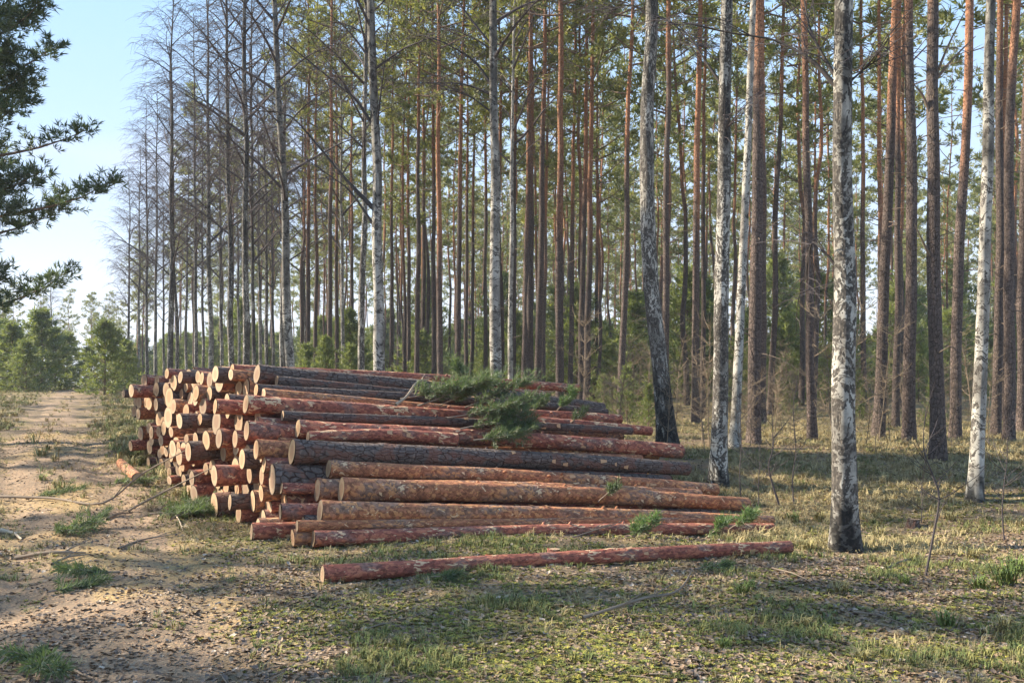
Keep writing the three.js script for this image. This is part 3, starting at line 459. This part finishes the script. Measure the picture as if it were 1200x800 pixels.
for (let k = 0; k < 6000 && spots.length < 330; k++) {
  const d = 33 + 120 * Math.pow(rngS(), 1.25), px = -40 + 1280 * rngS(), x = (px - 600) / F * d, edge = -9 - 0.42 * (d - 30);          // forest edge along the track
  if ((x < edge + 3 && !(px > 158 && d > 74)) || (px < 335 && d < 60) || (px < 470 && d < 46) || (px < 430 && hash(k, 7, 7) < 0.55)) continue; if (!clear(x, d, 3.0)) continue; spots.push([x, d]);
}
spots.sort((a, b) => a[1] - b[1]);
const rest = [];
spots.forEach(([x, d], k) => {
  const s = 0.82 + 0.28 * rngS();
  if (k >= 240) { rest.push([x, d, s, k % 8]); return; }
  const o = kits[k % 8].clone(); o.name = numbered('pine_tree'); tag(o, farP, 'tree', 'pines deep in the forest'); o.position.copy(onGround(x, d)); o.scale.set(s, s, s); o.rotation.set((rngS() - 0.5) * 0.05, rngS() * 6.283, (rngS() - 0.5) * 0.05); scene.add(o);
});
{ // beyond them the wood reads as one mass
  const g = new THREE.Group(); g.name = 'far_wood'; tag(g, 'far-off pine wood that closes the view between the trunks', 'forest', null, 'stuff'); scene.add(g);
  const m4 = new THREE.Matrix4(), e = new THREE.Euler(), q = new THREE.Quaternion();
  for (let v = 0; v < 4; v++) { const mine = rest.filter((r) => r[3] % 4 === v); for (const c of kits[v].children.slice(0, 2)) { const im = new THREE.InstancedMesh(c.geometry, c.material, mine.length); im.name = c.name; im.userData.kind = 'stuff'; im.castShadow = im.receiveShadow = true; mine.forEach(([x, d, s], i) => { const p = onGround(x, d); im.setMatrixAt(i, m4.compose(p, q.setFromEuler(e.set(0, i * 2.4, 0)), V(s, s, s))); }); g.add(im); } }
}
// young pines of the undergrowth: dense from the ground up
function youngKit(rng, H, w, tufts, needle, col) {
  const wood = new GB(), leaf = new GB(true), whorls = Math.round(H * 2.2); wood.tube([V(0, -0.1, 0), V(0.02, H * 0.5, 0), V(0, H, 0)], [0.012 * H, 0.008 * H, 0.01], 6);
  for (let k = 0; k < whorls; k++) for (let j = 0; j < 6; j++) {
    const t = (k + 0.5 * rng()) / whorls, h = 0.12 + t * H * 0.95, L = w * 1.1 * Math.pow(1 - t, 0.85) * (0.55 + 0.6 * rng()) + 0.08, az = j * 1.047 + k * 0.7 + rng() * 0.5, pts = curvePts(V(0, h, 0), around(az, 0.15 + 0.4 * t), L, 4, rng, { rise: 0.5, wig: 0.2 }); wood.tube(pts, taper(4, 0.008 + 0.006 * L, 0.004), 3);
    for (let i = 0; i < tufts; i++) { const f = 0.15 + 0.9 * rng(), n = Math.min(3, Math.floor(f * 4)), at = pts[n].clone().lerp(pts[n + 1], f * 4 - n).add(V((rng() - 0.5) * 0.3, (rng() - 0.4) * 0.3, (rng() - 0.5) * 0.3)); tuft(leaf, at, pts[4].clone().sub(pts[0]).normalize().add(V(0, 0.6, 0)), rng, needle.n, needle.l, needle.w, col(rng)); }
  }
  return [wood.geo(), leaf.geo()];
}
const YG = (rng) => lerp3([0.13, 0.18, 0.04], [0.28, 0.315, 0.065], rng());
const young = Array.from({ length: 4 }, (_, k) => youngKit(rngP, 5, 1.75 + 0.35 * (k % 2), 11, { n: 8, l: 0.27, w: 0.05 }, YG));
function youngPine(x, d, H, wide, k, label, group) { const g = thing('young_pine', label, 'tree', onGround(x, d), group), kit = young[k % 4]; g.position.y -= 0.07 * H; for (const [n, geo, m] of [['crown', kit[1], M.leaf], ['trunk', kit[0], M.pineLimb]]) { const o = part(n, geo, m, g); o.scale.set(H / 5 * wide, H / 5, H / 5 * wide); o.rotation.y = rngS() * 6.283; } return g; }
for (const [px, d, H, w] of [[48, 62, 5.6, 1.5], [14, 58, 4.4, 1.6], [78, 70, 4.4, 1.5], [122, 50, 4.2, 1.35], [104, 62, 3.0, 1.5], [146, 56, 3.2, 1.3], [-15, 60, 5.0, 1.6], [30, 56, 3.2, 1.6], [64, 66, 4.6, 1.5], [134, 64, 4.4, 1.3], [3, 66, 5.2, 1.5]]) youngPine((px - 600) / F * d, d, H, w, Math.floor(px + 20), 'bushy light green young pine at the far end of the track', 'young pines at the end of the track');
for (let k = 0; k < 125; k++) { const d = 34 + 75 * rngS(), px = (d > 62 ? 165 : 330) + (d > 62 ? 1060 : 900) * rngS(), x = (px - 600) / F * d; youngPine(x, d, 2 + 7.5 * rngS() * ss(25, 60, d), 0.8 + 0.5 * rngS(), k, 'young pine of the undergrowth between the pine trunks', 'young pines of the undergrowth'); }
for (const [px, d, H, w] of [[735, 27, 1.7, 1.0], [705, 29, 1.4, 1.1], [760, 25, 1.2, 1.0], [1095, 24, 1.4, 0.8], [1008, 28, 1.5, 0.8], [925, 30, 1.2, 1]]) youngPine((px - 600) / F * d, d, H, w * 0.9, Math.floor(px), 'low bushy evergreen among the trunks right of the pile', 'low evergreens right of the pile');
{ // thicket far behind the trunks, too far to count
  const g = new THREE.Group(); g.name = 'far_thicket'; tag(g, 'far green thicket of young trees behind the pine trunks', 'thicket', null, 'stuff'); scene.add(g);
  const m4 = new THREE.Matrix4(), e = new THREE.Euler(), q = new THREE.Quaternion();
  for (let v = 0; v < 4; v++) for (const i of [0, 1]) { const im = new THREE.InstancedMesh(young[v][i], i ? M.leaf : M.pineLimb, 62); im.name = i ? 'foliage' : 'stems'; im.userData.kind = 'stuff'; im.castShadow = im.receiveShadow = true; for (let k = 0; k < 62; k++) { const d = 96 + 50 * hash(k, v, 31), px = 150 + 1110 * hash(k, v, 32), x = (px - 600) / F * d, s = (0.8 + 0.9 * hash(k, v, 33)), p = onGround(x, d); p.y -= 0.5 * s; im.setMatrixAt(k, m4.compose(p, q.setFromEuler(e.set(0, k * 2.4, 0)), V(s * 1.3, s, s * 1.3))); } g.add(im); }
}
// dark taller trees and bare birches that close the track far away
for (let k = 0; k < 34; k++) { const px = -60 + 230 * rngS(), d = 84 + 60 * rngS(), s = 0.4 + 0.2 * rngS() * (px > 40 ? 1 : 0.6), o = kits[k % 8].clone(), x = (px - 600) / F * d; o.name = numbered('pine_tree'); tag(o, 'far dark pine closing the end of the track', 'tree', 'pines at the far end of the track'); o.position.copy(onGround(x, d)).y -= s * 5; o.scale.set(s * 1.3, s * 1.25, s * 1.3); o.rotation.y = rngS() * 6; scene.add(o); }
birch(60, 58, 92, 0.2, 11, false, 'far bare birch rising over the young pines at the end of the track', undefined, { crown: [44, 1.4, 0.2] });

// the big pine by the track whose dark crown hangs into the view, and the pines left of the track that shade the ground
{
  const d = 19, x = -10.9, g = thing('pine_tree', 'broad old pine with dark drooping boughs beside the forest track', 'tree', onGround(x, d)), rng = mulberry(515), H = 13, ax = () => V(0, 0, 0);
  pineStem(g, rng, H, 0.2, ax, 16, 30, 7, 61);
  const c = pineCrown(rng, H, 2.0, 120, 2.9, 120, { n: 13, l: 0.16, w: 0.024 }, ax, (r) => lerp3([0.06, 0.10, 0.04], [0.12, 0.16, 0.05], r())); part('crown', c[1], M.leaf, g); part('branch', c[0], M.pineLimb, g);
}
for (const [x, c] of [[-16, 3.2], [-21, 4.6], [-26, 2.6], [-13, 0.5], [-19, -1.5], [-25, 9.6], [-29, 5.2], [-11, 2.6], [-14, 5.0], [-23, 1.0], [-17, 8.0], [-22, 7.2], [-10, -1.5], [-28, 0.5], [-18, 13.8], [-27, 15.5], [-21, 19.5], [-30, 21], [-25, 24.5], [-33, 27], [-29, 31], [-36, 33], [-31, 37], [-39, 40], [-34, 44], [-41, 48], [-37, 52], [-44, 57]]) { // they stand where the streaks of shade on the track come from
  const d = c - 0.2126 * x, o = kits[Math.abs(Math.round(x * 3 + c)) % 8].clone(), s = 0.8 + 0.2 * hash(Math.round(c * 10), 4, 4); o.name = numbered('pine_tree'); tag(o, 'pine on the other side of the track that shades the ground', 'tree', 'pines on the other side of the track'); o.position.copy(onGround(x, d)); o.scale.setScalar(s); o.rotation.y = c; scene.add(o);
}

// ---------------------------------------------------------------- cut pine boughs, sticks, stumps, saplings
const rngB = mulberry(808), BOUGH = (r) => lerp3([0.075, 0.125, 0.038], [0.15, 0.21, 0.055], r()), FRESH = (r) => lerp3([0.10, 0.19, 0.045], [0.17, 0.27, 0.06], r());
function bough(at, dir, L, shoots, label, group, col = BOUGH, needle = { n: 16, l: 0.085, w: 0.007 }) {
  const g = thing('pine_bough', label, 'branch', at, group), n = 6, pts = curvePts(V(0, 0, 0), dir, L, n, rngB, { wig: 0.2 }), wood = new GB().tube(pts, taper(n, 0.006 + 0.006 * L, 0.003), 6), leaf = new GB(true);
  for (let k = 0; k < shoots; k++) { const f = 0.15 + 0.85 * rngB(), i = Math.min(n - 1, Math.floor(f * n)), p = pts[i].clone().lerp(pts[i + 1], f * n - i), q = dir.clone().normalize().add(V((rngB() - 0.5) * 1.8, (rngB() - 0.4) * (dir.y < 0.05 ? 0.35 : 1.0), (rngB() - 0.5) * 1.8)), l = (0.1 + 0.22 * rngB()) * Math.min(1, L * 1.4), sp = curvePts(p, q, l, 3, rngB, { rise: dir.y < 0.05 ? 0.05 : 0.3 }); wood.tube(sp, taper(3, 0.0035, 0.002), 4); for (let j = 1; j <= 3; j++) tuft(leaf, sp[j], sp[j].clone().sub(sp[j - 1]), rngB, needle.n, needle.l, needle.w, col(rngB)); }
  part('stem', wood.geo(true), M.stick, g); part('needle_spray', leaf.geo(), M.leaf, g); return g;
}
const onPile = (px, py, s, lift = 0.06) => { const [x, d] = axisHit(px, s); return V(x, EYE - (py - HZ) * d / F + lift * 0.3, -d + lift); };
const GBo = 'cut pine boughs heaped on the pile';
for (const [px, py, s, dx, dy, L] of [[470, 470, 1.95, 1, 0.2, 0.8], [490, 478, 1.85, 1, 0.3, 0.8], [505, 462, 2.1, 1, 0.1, 0.9], [525, 492, 1.6, 1, 0.2, 0.8], [540, 505, 1.35, 1, 0.15, 0.75], [545, 480, 1.8, 0.9, 0.3, 0.8], [575, 515, 1.25, 0.6, 0.25, 0.55], [555, 518, 1.2, 1, 0.1, 0.6], [570, 495, 1.6, 0.7, 0.3, 0.6], [515, 478, 1.8, 0.7, 0.3, 0.7], [560, 470, 2.0, -0.4, 0.5, 0.5], [610, 508, 1.3, -0.5, 0.3, 0.4]]) bough(onPile(px, py, s, 0.1), V(dx, dy, -0.35 + 0.5 * rngB()), L, 40, 'dark green bough in the heap of pine boughs on the pile', GBo);
for (const [px, py, s, L, n, lab] of [[620, 488, 1.9, 0.3, 14, 'small green pine sprig between the upper log ends'], [652, 484, 2.0, 0.32, 16, 'light green pine sprig beside the right end of the big top log'], [668, 498, 1.75, 0.25, 10, 'tiny green pine sprig tucked between the right log ends'], [700, 590, 0.38, 0.3, 10, 'flat green pine sprig lying on the stout orange log'], [735, 636, -0.1, 0.4, 26, 'fresh green pine sprig in front of the lowest red log'], [825, 632, -0.1, 0.3, 16, 'small fresh pine sprig leaning on the lowest red log'], [852, 622, 0.0, 0.32, 20, 'upright fresh pine sprig near the right end of the lowest log']]) bough(onPile(px, py, s, 0.12), V(0.5, 0.5, 0.3), L, n, lab, undefined, s < 0.1 || s > 1.9 ? FRESH : BOUGH);
const GS = 'pine boughs scattered on the ground';
for (const [px, py, L, n] of [[175, 606, 0.8, 40], [200, 612, 0.7, 36], [215, 598, 0.6, 30], [30, 588, 0.9, 34], [55, 622, 0.6, 22], [80, 628, 0.5, 20], [140, 676, 0.45, 16], [55, 700, 0.35, 12], [90, 785, 0.4, 14], [40, 782, 0.4, 12], [505, 682, 0.2, 8], [815, 672, 0.3, 10], [130, 570, 0.6, 18]]) { const p = groundAt(px, py); p.y += 0.04; bough(p, V(rngB() - 0.3, 0.03, rngB() - 0.5), L, n, px < 250 ? 'dark pine bough lying on the ground beside the track' : 'small green pine sprig on the grass near the lone log', GS); }
function stick(path, r, name, label, group, m = M.stick, forks = 2) { const p0 = path[0].clone(), g = thing(name, label, 'stick', p0, group), p = new THREE.CatmullRomCurve3(path.map((q) => q.clone().sub(p0))).getPoints(16); part('main_stem', new GB().tube(p, taper(16, r, r * 0.35), 7, { wob: (a, l) => 1 + (vn(l * 9, a, 3) - 0.5) * 0.3 }).geo(true), m, g); for (let k = 0; k < forks; k++) { const i = 5 + Math.floor(rngB() * 9); part('side_twig', new GB().tube(curvePts(p[i], p[i].clone().sub(p[i - 1]).normalize().add(V(rngB() - 0.5, 0.5 * rngB(), rngB() - 0.5)), 0.15 + 0.3 * rngB(), 4, rngB, { wig: 0.4 }), taper(4, r * 0.4, r * 0.12), 5).geo(true), m, g); } return g; }
const gp = (px, py, h = 0.02) => { const p = groundAt(px, py); p.y += h; return p; };
stick([gp(683, 727), gp(715, 722, 0.05), gp(755, 714, 0.08), gp(790, 702, 0.05), gp(812, 672, 0.03)], 0.014, 'dry_stick', 'curved dry branch lying on the grass before the lone log', undefined, M.stick, 3);
stick([onPile(565, 649, -0.3), onPile(610, 642, -0.25), onPile(660, 634, -0.2, 0.12), onPile(700, 622, -0.1, 0.15), onPile(728, 613, 0, 0.15)], 0.012, 'dry_stick', 'thin stick leaning on the lowest red log', undefined, M.stick, 2);
stick([onPile(465, 478, 1.8, 0.14), onPile(478, 468, 1.9, 0.14), onPile(490, 452, 2.1, 0.16), onPile(503, 447, 2.3, 0.1)], 0.022, 'dry_stick', 'pale forked branch lying beside the heap of boughs', undefined, mat({ color: new THREE.Color().setRGB(0.36, 0.28, 0.2), name: 'pale_stick' }), 2);
stick([gp(0, 586, 0.05), gp(60, 588, 0.05), gp(120, 595, 0.06), gp(165, 582, 0.3), gp(228, 590, 0.75)], 0.02, 'dry_stick', 'long bent branch leaning on the pile of sawn butts', undefined, M.stick, 4);
stick([gp(150, 600), gp(195, 598, 0.25), gp(255, 606, 0.62)], 0.016, 'dry_stick', 'straight stick propped against the sawn butts', undefined, M.stick, 1);
for (const [a, b, c, d, r, lab] of [[18, 656, 100, 650, 0.02, 'dark fallen branch lying across the track edge'], [60, 664, 102, 652, 0.014, 'short dark stick beside the fallen branch on the track'], [138, 645, 210, 627, 0.012, 'thin twig lying on the track before the boughs'], [125, 610, 155, 603, 0.016, 'short twig near the boughs by the track'], [0, 624, 25, 634, 0.03, 'pale peeled stick at the track edge'], [205, 605, 214, 624, 0.01, 'white broken twig among the boughs'], [1040, 668, 1085, 655, 0.01, 'thin twig on the leaf litter by the stout birch'], [905, 668, 960, 690, 0.008, 'thin twig in the grass near the stout birch'], [430, 740, 470, 736, 0.006, 'tiny twig on the moss'], [1000, 720, 1060, 735, 0.008, 'thin twig among dead leaves on the open ground']]) stick([gp(a, b), gp((a + c) / 2, (b + d) / 2 - 2, 0.03), gp(c, d)], r, 'dry_stick', lab, undefined, lab.startsWith('pale') || lab.startsWith('white') ? mat({ color: new THREE.Color().setRGB(0.5, 0.41, 0.3), name: 'peeled_wood' }) : M.stick, 1);
{ // the short piece of log by the track
  const a = gp(161, 566, 0.07), b = gp(141, 547, 0.06), L = a.distanceTo(b), g = thing('log_offcut', 'short offcut of log lying alone beside the track', 'log', a); g.quaternion.setFromUnitVectors(xAxis, b.clone().sub(a).normalize());
  const [geo] = logSide(L, 0.075, 0.07, 18, 10, true, 811, 0); part('bark', geo, M.logOrange, g); part('sawn_butt', cutDisc(0.08, 811, false), cuts[0], g); part('sawn_top', cutDisc(0.07, 812, true), cuts[0], g).position.x = L;
  const p = gp(648, 652, -0.03), s = thing('stump', 'small fresh stump between the lone log and the pile', 'stump', p); part('bark', new GB().tube([V(0, 0, 0), V(0, 0.05, 0), V(0.01, 0.1, 0)], [0.075, 0.062, 0.06], 14).geo(true), M.logRed, s); const t = part('sawn_top', cutDisc(0.058, 5, true), cuts[0], s); t.rotation.z = Math.PI / 2; t.position.set(0.01, 0.098, 0);
  const q = gp(1071, 618, -0.03), s2 = thing('stump', 'small dark weathered stump in the grass beyond the stout birch', 'stump', q); part('bark', new GB().tube([V(0, 0, 0), V(0, 0.06, 0), V(0.01, 0.13, 0)], [0.09, 0.075, 0.07], 14, { wob: (a2, l) => 1 + 0.12 * Math.sin(a2 * 3) }).geo(true), M.logDark, s2); const t2 = part('sawn_top', cutDisc(0.066, 6, true), cuts[2], s2); t2.rotation.z = Math.PI / 2; t2.position.set(0.01, 0.128, 0);
}
function sapling(path, d, r, label, group, twigs = 14) { const b = groundAt(path[0][0], path[0][1]), dd = -b.z, p = new THREE.CatmullRomCurve3(path.map(([px, py], k) => k ? PX(px, py, dd).sub(b) : V(0, -0.05, 0))).getPoints(16), g = thing('sapling', label, 'sapling', b, group); part('stem', new GB().tube(p, taper(16, r, r * 0.25), 6).geo(true), M.twig, g); const gb = new GB(); for (let k = 0; k < twigs; k++) { const i = 4 + Math.floor(rngB() * 12), sp = curvePts(p[i], around(rngB() * 6.28, 0.3 + 0.5 * rngB()), 0.15 + 0.4 * rngB(), 4, rngB, { rise: 0.4, wig: 0.3 }); gb.tube(sp, taper(4, r * 0.35, 0.002), 4); gb.tube(curvePts(sp[2], around(rngB() * 6.28, 0.5), 0.12 + 0.15 * rngB(), 2, rngB), taper(2, 0.003, 0.0015), 3); } part('twig_spray', gb.geo(), M.twig, g).userData.kind = 'stuff'; return g; }
sapling([[1084, 674], [1094, 628], [1101, 580], [1092, 552], [1083, 528], [1085, 480]], 0, 0.012, 'crooked leafless sapling bent over the leaf litter by the stout birch');
sapling([[1178, 634], [1175, 600], [1177, 570], [1181, 533], [1178, 480]], 0, 0.010, 'thin upright leafless sapling beyond the crooked pale birch');
sapling([[915, 592], [905, 565], [901, 545], [906, 525], [904, 470]], 0, 0.016, 'dark bent sapling between the slim birch and the stout birch');
sapling([[931, 594], [929, 560], [933, 530], [930, 480], [935, 440]], 0, 0.010, 'straight thin sapling beside the dark bent sapling');
sapling([[869, 585], [867, 555], [869, 520], [866, 450]], 0, 0.010, 'pale thin sapling close to the slim grey-white birch');
sapling([[890, 600], [889, 570], [891, 530], [888, 500]], 0, 0.007, 'spindly sapling between two thicker saplings by the pile');
sapling([[1080, 612], [1081, 585], [1079, 560]], 0, 0.008, 'short bare stem beside the dark weathered stump');
const sapKit = Array.from({ length: 5 }, () => { const gb = new GB(), p = curvePts(V(0, -0.05, 0), V((rngB() - 0.5) * 0.3, 1, (rngB() - 0.5) * 0.3), 2.6, 8, rngB, { wig: 0.16 }), tw = new GB(); gb.tube(p, taper(8, 0.014, 0.003), 5); for (let k = 0; k < 34; k++) { const i = 2 + Math.floor(rngB() * 6), sp = curvePts(p[i], around(rngB() * 6.28, 0.2 + 0.7 * rngB()), 0.2 + 0.6 * rngB(), 4, rngB, { rise: 0.4, wig: 0.35 }); tw.tube(sp, taper(4, 0.006, 0.0025), 3); for (let j = 0; j < 3; j++) tw.tube(curvePts(sp[1 + j], around(rngB() * 6.28, 0.4), 0.12 + 0.2 * rngB(), 2, rngB), taper(2, 0.0035, 0.002), 3); } return [gb.geo(true), tw.geo()]; });
const brushMat = mat({ color: new THREE.Color().setRGB(0.20, 0.15, 0.10), name: 'brush_twig' });
for (let k = 0; k < 110; k++) { const d = 16.5 + 26 * Math.pow(rngB(), 1.2), px = 690 + 540 * rngB(), x = (px - 600) / F * d, s = 0.45 + 0.9 * rngB() * rngB(), g = thing('sapling', 'leafless brushwood sapling among the pine trunks', 'sapling', onGround(x, d), 'leafless saplings among the pines'); for (const [n, i] of [['stem', 0], ['twig_spray', 1]]) part(n, sapKit[k % 5][i], brushMat, g); g.scale.setScalar(s); g.rotation.y = rngB() * 6; }
console.log('boughs');

// ---------------------------------------------------------------- ground cover
const rngG = mulberry(6161);
function blades(n, h, w, lean, rng) { const gb = new GB(); for (let k = 0; k < n; k++) { const az = rng() * 6.283, l = h * (0.55 + 0.6 * rng()), o = V((rng() - 0.5) * h * 0.5, 0, (rng() - 0.5) * h * 0.5), d = around(az, 0), s = V(-d.z, 0, d.x).multiplyScalar(w * 0.5), m = o.clone().addScaledVector(d, l * lean * 0.35).add(V(0, l * 0.62, 0)), t = o.clone().addScaledVector(d, l * lean * (0.8 + 0.5 * rng())).add(V(0, l * (0.95 - 0.35 * lean), 0)), nn = d.clone().multiplyScalar(-0.5).add(V(0, 0.8, 0)).normalize(); gb.tri(o.clone().sub(s), o.clone().add(s), m.clone().add(s), nn); gb.tri(o.clone().sub(s), m.clone().add(s), m.clone().sub(s), nn); gb.tri(m.clone().sub(s), m.clone().add(s), t, nn); } return gb.geo(); }
function leafGeo(rng) { const gb = new GB(), P = (x, y, z) => V(x, y, z), c = 0.3 + 0.5 * rng(), a = [P(-0.5, 0.1 * c, 0), P(-0.2, 0.3 * c, 0.3), P(0.2, 0.25 * c, 0.28), P(0.5, 0.35 * c, 0), P(0.2, 0.2 * c, -0.3), P(-0.2, 0.35 * c, -0.26)], m = P(0, 0.02, 0); for (let k = 0; k < 6; k++) { const A = a[k], B = a[(k + 1) % 6], n = B.clone().sub(m).cross(A.clone().sub(m)).normalize(); if (n.y < 0) n.negate(); gb.tri(m, A, B, n); } return gb.geo(); }
const inPile = (x, d) => { const rx = x - P0[0], rd = d - P0[1], s = rx * U[0] + rd * U[1], t = rx * -U[1] * -1 + rd * 0.5276; return s > 0.15 && s < 7.6 && t > 0.2 && t < 4.9; };
const cover = (name, label, category, geos, m, n, weight, place, col, dMax = 26) => {
  const lists = geos.map(() => []), m4 = new THREE.Matrix4(), q = new THREE.Quaternion(), e = new THREE.Euler(), g = new THREE.Group(); g.name = name; tag(g, label, category, null, 'stuff'); scene.add(g);
  for (let k = 0, got = 0; k < n * 8 && got < n; k++) { const d = 3.6 * Math.pow(dMax / 3.6, Math.pow(rngG(), 1.05)), x = (rngG() * 2 - 1) * (0.56 * d + 0.6); if (inPile(x, d) || rngG() > weight(x, d)) continue; got++; lists[Math.floor(rngG() * geos.length)].push([x, d]); }
  geos.forEach((geo, i) => { const L = lists[i], im = new THREE.InstancedMesh(geo, m, L.length), c = new THREE.Color(); im.name = name + '_patch'; im.userData.kind = 'stuff'; im.castShadow = im.receiveShadow = true; L.forEach(([x, d], k) => { const { s, tilt, lift } = place(x, d); e.set((rngG() - 0.5) * tilt, rngG() * 6.283, (rngG() - 0.5) * tilt); im.setMatrixAt(k, m4.compose(V(x, ground(x, d) + lift, -d), q.setFromEuler(e), V(s, s, s))); im.setColorAt(k, c.setRGB(...col(x, d))); }); g.add(im); });
};
const mid_ = (x, d) => ss(9, 12.5, d + (x > 2 ? 1.5 : 0) + 2 * (fbm(x, d, 53, 2) - 0.5));
const two = (o) => mat({ side: THREE.DoubleSide, ...o }), offRoad = (x, d) => ss(0.4, 2.1, Math.abs(x - roadX(d)) + 2.2 * (fbm(x * 1.7 + 2, d * 1.7, 59, 3) - 0.5));
const vary = (c, k = 0.35) => { const t = 1 - k + 2 * k * rngG(); return [c[0] * t, c[1] * t, c[2] * t]; };
cover('leaf_litter', 'brown and grey dead leaves strewn over the forest floor', 'leaves', [leafGeo(rngG), leafGeo(rngG), leafGeo(rngG), leafGeo(rngG)], two({ roughness: 0.8, name: 'dead_leaf' }), 95000, (x, d) => 0.3 + 0.7 * ss(0.42, 0.6, fbm(x * 0.8 + 3, d * 0.8 + 8, 44, 2) * 0.5 + fbm(x * 3.6 + 3, d * 3.6 + 8, 45, 3) * 0.5 + 0.14 * ss(0.5, 3, x) * ss(12, 9, d) - 0.1 * ss(1.6, 0.6, Math.abs(x - roadX(d)))), (x, d) => ({ s: 0.018 + 0.036 * rngG(), tilt: 0.9, lift: 0.004 }), () => { const t = rngG(); return vary(t < 0.4 ? [0.22, 0.145, 0.088] : t < 0.65 ? [0.30, 0.215, 0.14] : t < 0.95 ? [0.15, 0.11, 0.085] : [0.38, 0.31, 0.24]); });
cover('dry_grass', 'straw-coloured dry grass tufts on the forest floor', 'grass', [blades(12, 0.10, 0.005, 1.1, rngG), blades(10, 0.14, 0.005, 0.9, rngG), blades(14, 0.07, 0.005, 1.3, rngG)], two({ name: 'dry_grass' }), 26000, (x, d) => (0.03 + 0.97 * Math.pow(strawAt(x, d), 1.5)) * (0.12 + 0.88 * mid_(x, d)) * Math.max(offRoad(x, d), 0.35 * ss(0.5, 0.15, Math.abs(x - roadX(d)))), (x, d) => ({ s: (0.4 + 0.7 * rngG()) * (0.65 + 0.45 * mid_(x, d)), tilt: 0.5, lift: -0.003 }), () => vary(rngG() < 0.5 ? [0.40, 0.32, 0.16] : [0.30, 0.25, 0.12]), 34);
cover('green_grass', 'short green grass and sedge tufts on the forest floor', 'grass', [blades(12, 0.09, 0.005, 0.7, rngG), blades(10, 0.12, 0.005, 0.6, rngG)], two({ name: 'green_grass' }), 13000, (x, d) => (0.02 + 0.5 * ss(-2.6, -4, x) * ss(9, 11, d) + 0.9 * ss(0.54, 0.7, fbm(x * 1.6 + 60, d * 1.6 + 20, 47, 3))) * offRoad(x, d), () => ({ s: 0.3 + 0.6 * rngG(), tilt: 0.6, lift: -0.003 }), () => vary(rngG() < 0.5 ? [0.13, 0.165, 0.05] : [0.22, 0.21, 0.07]));
cover('verge_grass', 'dry and green grass along both verges of the forest track', 'grass', [blades(16, 0.13, 0.008, 0.9, rngG), blades(14, 0.17, 0.008, 0.7, rngG)], two({ name: 'verge_grass' }), 14000, (x, d) => { const r = Math.abs(x - roadX(d)); return d < 13 || r > 7 ? 0 : (0.12 * ss(0.5, 0.1, r) + ss(0.9, 1.9, r + 1.4 * (fbm(x * 1.4, d * 0.9, 63, 3) - 0.5))) * (0.25 + 0.75 * ss(0.4, 0.58, fbm(x * 0.9, d * 0.6 + 5, 64, 3))); }, () => ({ s: 0.5 + 0.9 * rngG(), tilt: 0.4, lift: -0.003 }), () => vary(rngG() < 0.55 ? [0.34, 0.28, 0.13] : [0.17, 0.19, 0.06]), 66);
cover('moss', 'yellow-green moss carpet in patches on the ground', 'moss', [blades(16, 0.03, 0.006, 1.0, rngG), blades(18, 0.024, 0.006, 1.1, rngG)], two({ name: 'moss' }), 46000, (x, d) => (0.06 + mossAt(x, d)) * offRoad(x, d), () => ({ s: 0.5 + 0.8 * rngG() * rngG(), tilt: 0.3, lift: -0.002 }), () => { const t = rngG(); return vary(t < 0.4 ? [0.16, 0.18, 0.042] : t < 0.85 ? [0.29, 0.27, 0.05] : [0.21, 0.165, 0.08]); }, 18);
{ const geos = Array.from({ length: 4 }, () => new GB().tube(curvePts(V(-0.5, 0, 0), V(1, 0.02, (rngG() - 0.5) * 0.4), 1, 4, rngG, { wig: 0.3 }), [0.022, 0.02, 0.016, 0.012, 0.006], 4).geo()); cover('twig_litter', 'small dry twigs and needles strewn over the ground', 'twigs', geos, mat({ name: 'twig_litter' }), 9000, (x, d) => 0.3 + 0.7 * ss(0.45, 0.6, fbm(x + 70, d + 20, 49, 3)), () => ({ s: 0.06 + 0.2 * rngG() * rngG(), tilt: 0.25, lift: 0.006 }), () => vary([0.23, 0.17, 0.12], 0.5)); }
// green tussocks that stand out of the litter
const tuss = Array.from({ length: 3 }, () => blades(60, 0.17, 0.006, 0.9, rngG)), tussGreen = two({ color: new THREE.Color().setRGB(0.13, 0.18, 0.04), name: 'tussock_green' }), tussDry = two({ color: new THREE.Color().setRGB(0.27, 0.24, 0.10), name: 'tussock_dry' });
[[1178, 685, 2.1, 1], [1150, 692, 1.5, 1], [1195, 672, 1.8, 1], [1110, 735, 1.4, 1], [1175, 740, 1.3, 0], [985, 695, 1.2, 0], [870, 697, 1.2, 1], [880, 690, 1.0, 1], [945, 645, 1.6, 0], [1060, 684, 1.0, 1], [1140, 655, 1.4, 0], [1030, 630, 1.5, 0], [960, 610, 1.5, 0], [930, 612, 1.7, 1], [1115, 610, 1.5, 0], [1070, 640, 1.2, 0], [510, 682, 0.7, 1], [940, 735, 1, 0], [1010, 775, 1, 0], [850, 760, 0.9, 1]].forEach(([px, py, s, green], k) => { const o = part(numbered('grass_tussock'), tuss[k % 3], green ? tussGreen : tussDry, scene); o.position.copy(gp(px, py, -0.01)); o.scale.setScalar(s * 0.75); o.rotation.y = k; tag(o, green ? 'fresh green grass tussock standing out of the leaf litter' : 'straw-yellow grass tussock standing out of the leaf litter', 'grass', green ? 'green tussocks right of the pile' : 'dry tussocks right of the pile'); });

scene.fog = new THREE.FogExp2(new THREE.Color().setRGB(0.80, 0.88, 1.0), 0.0007);
renderer.render(scene, camera);
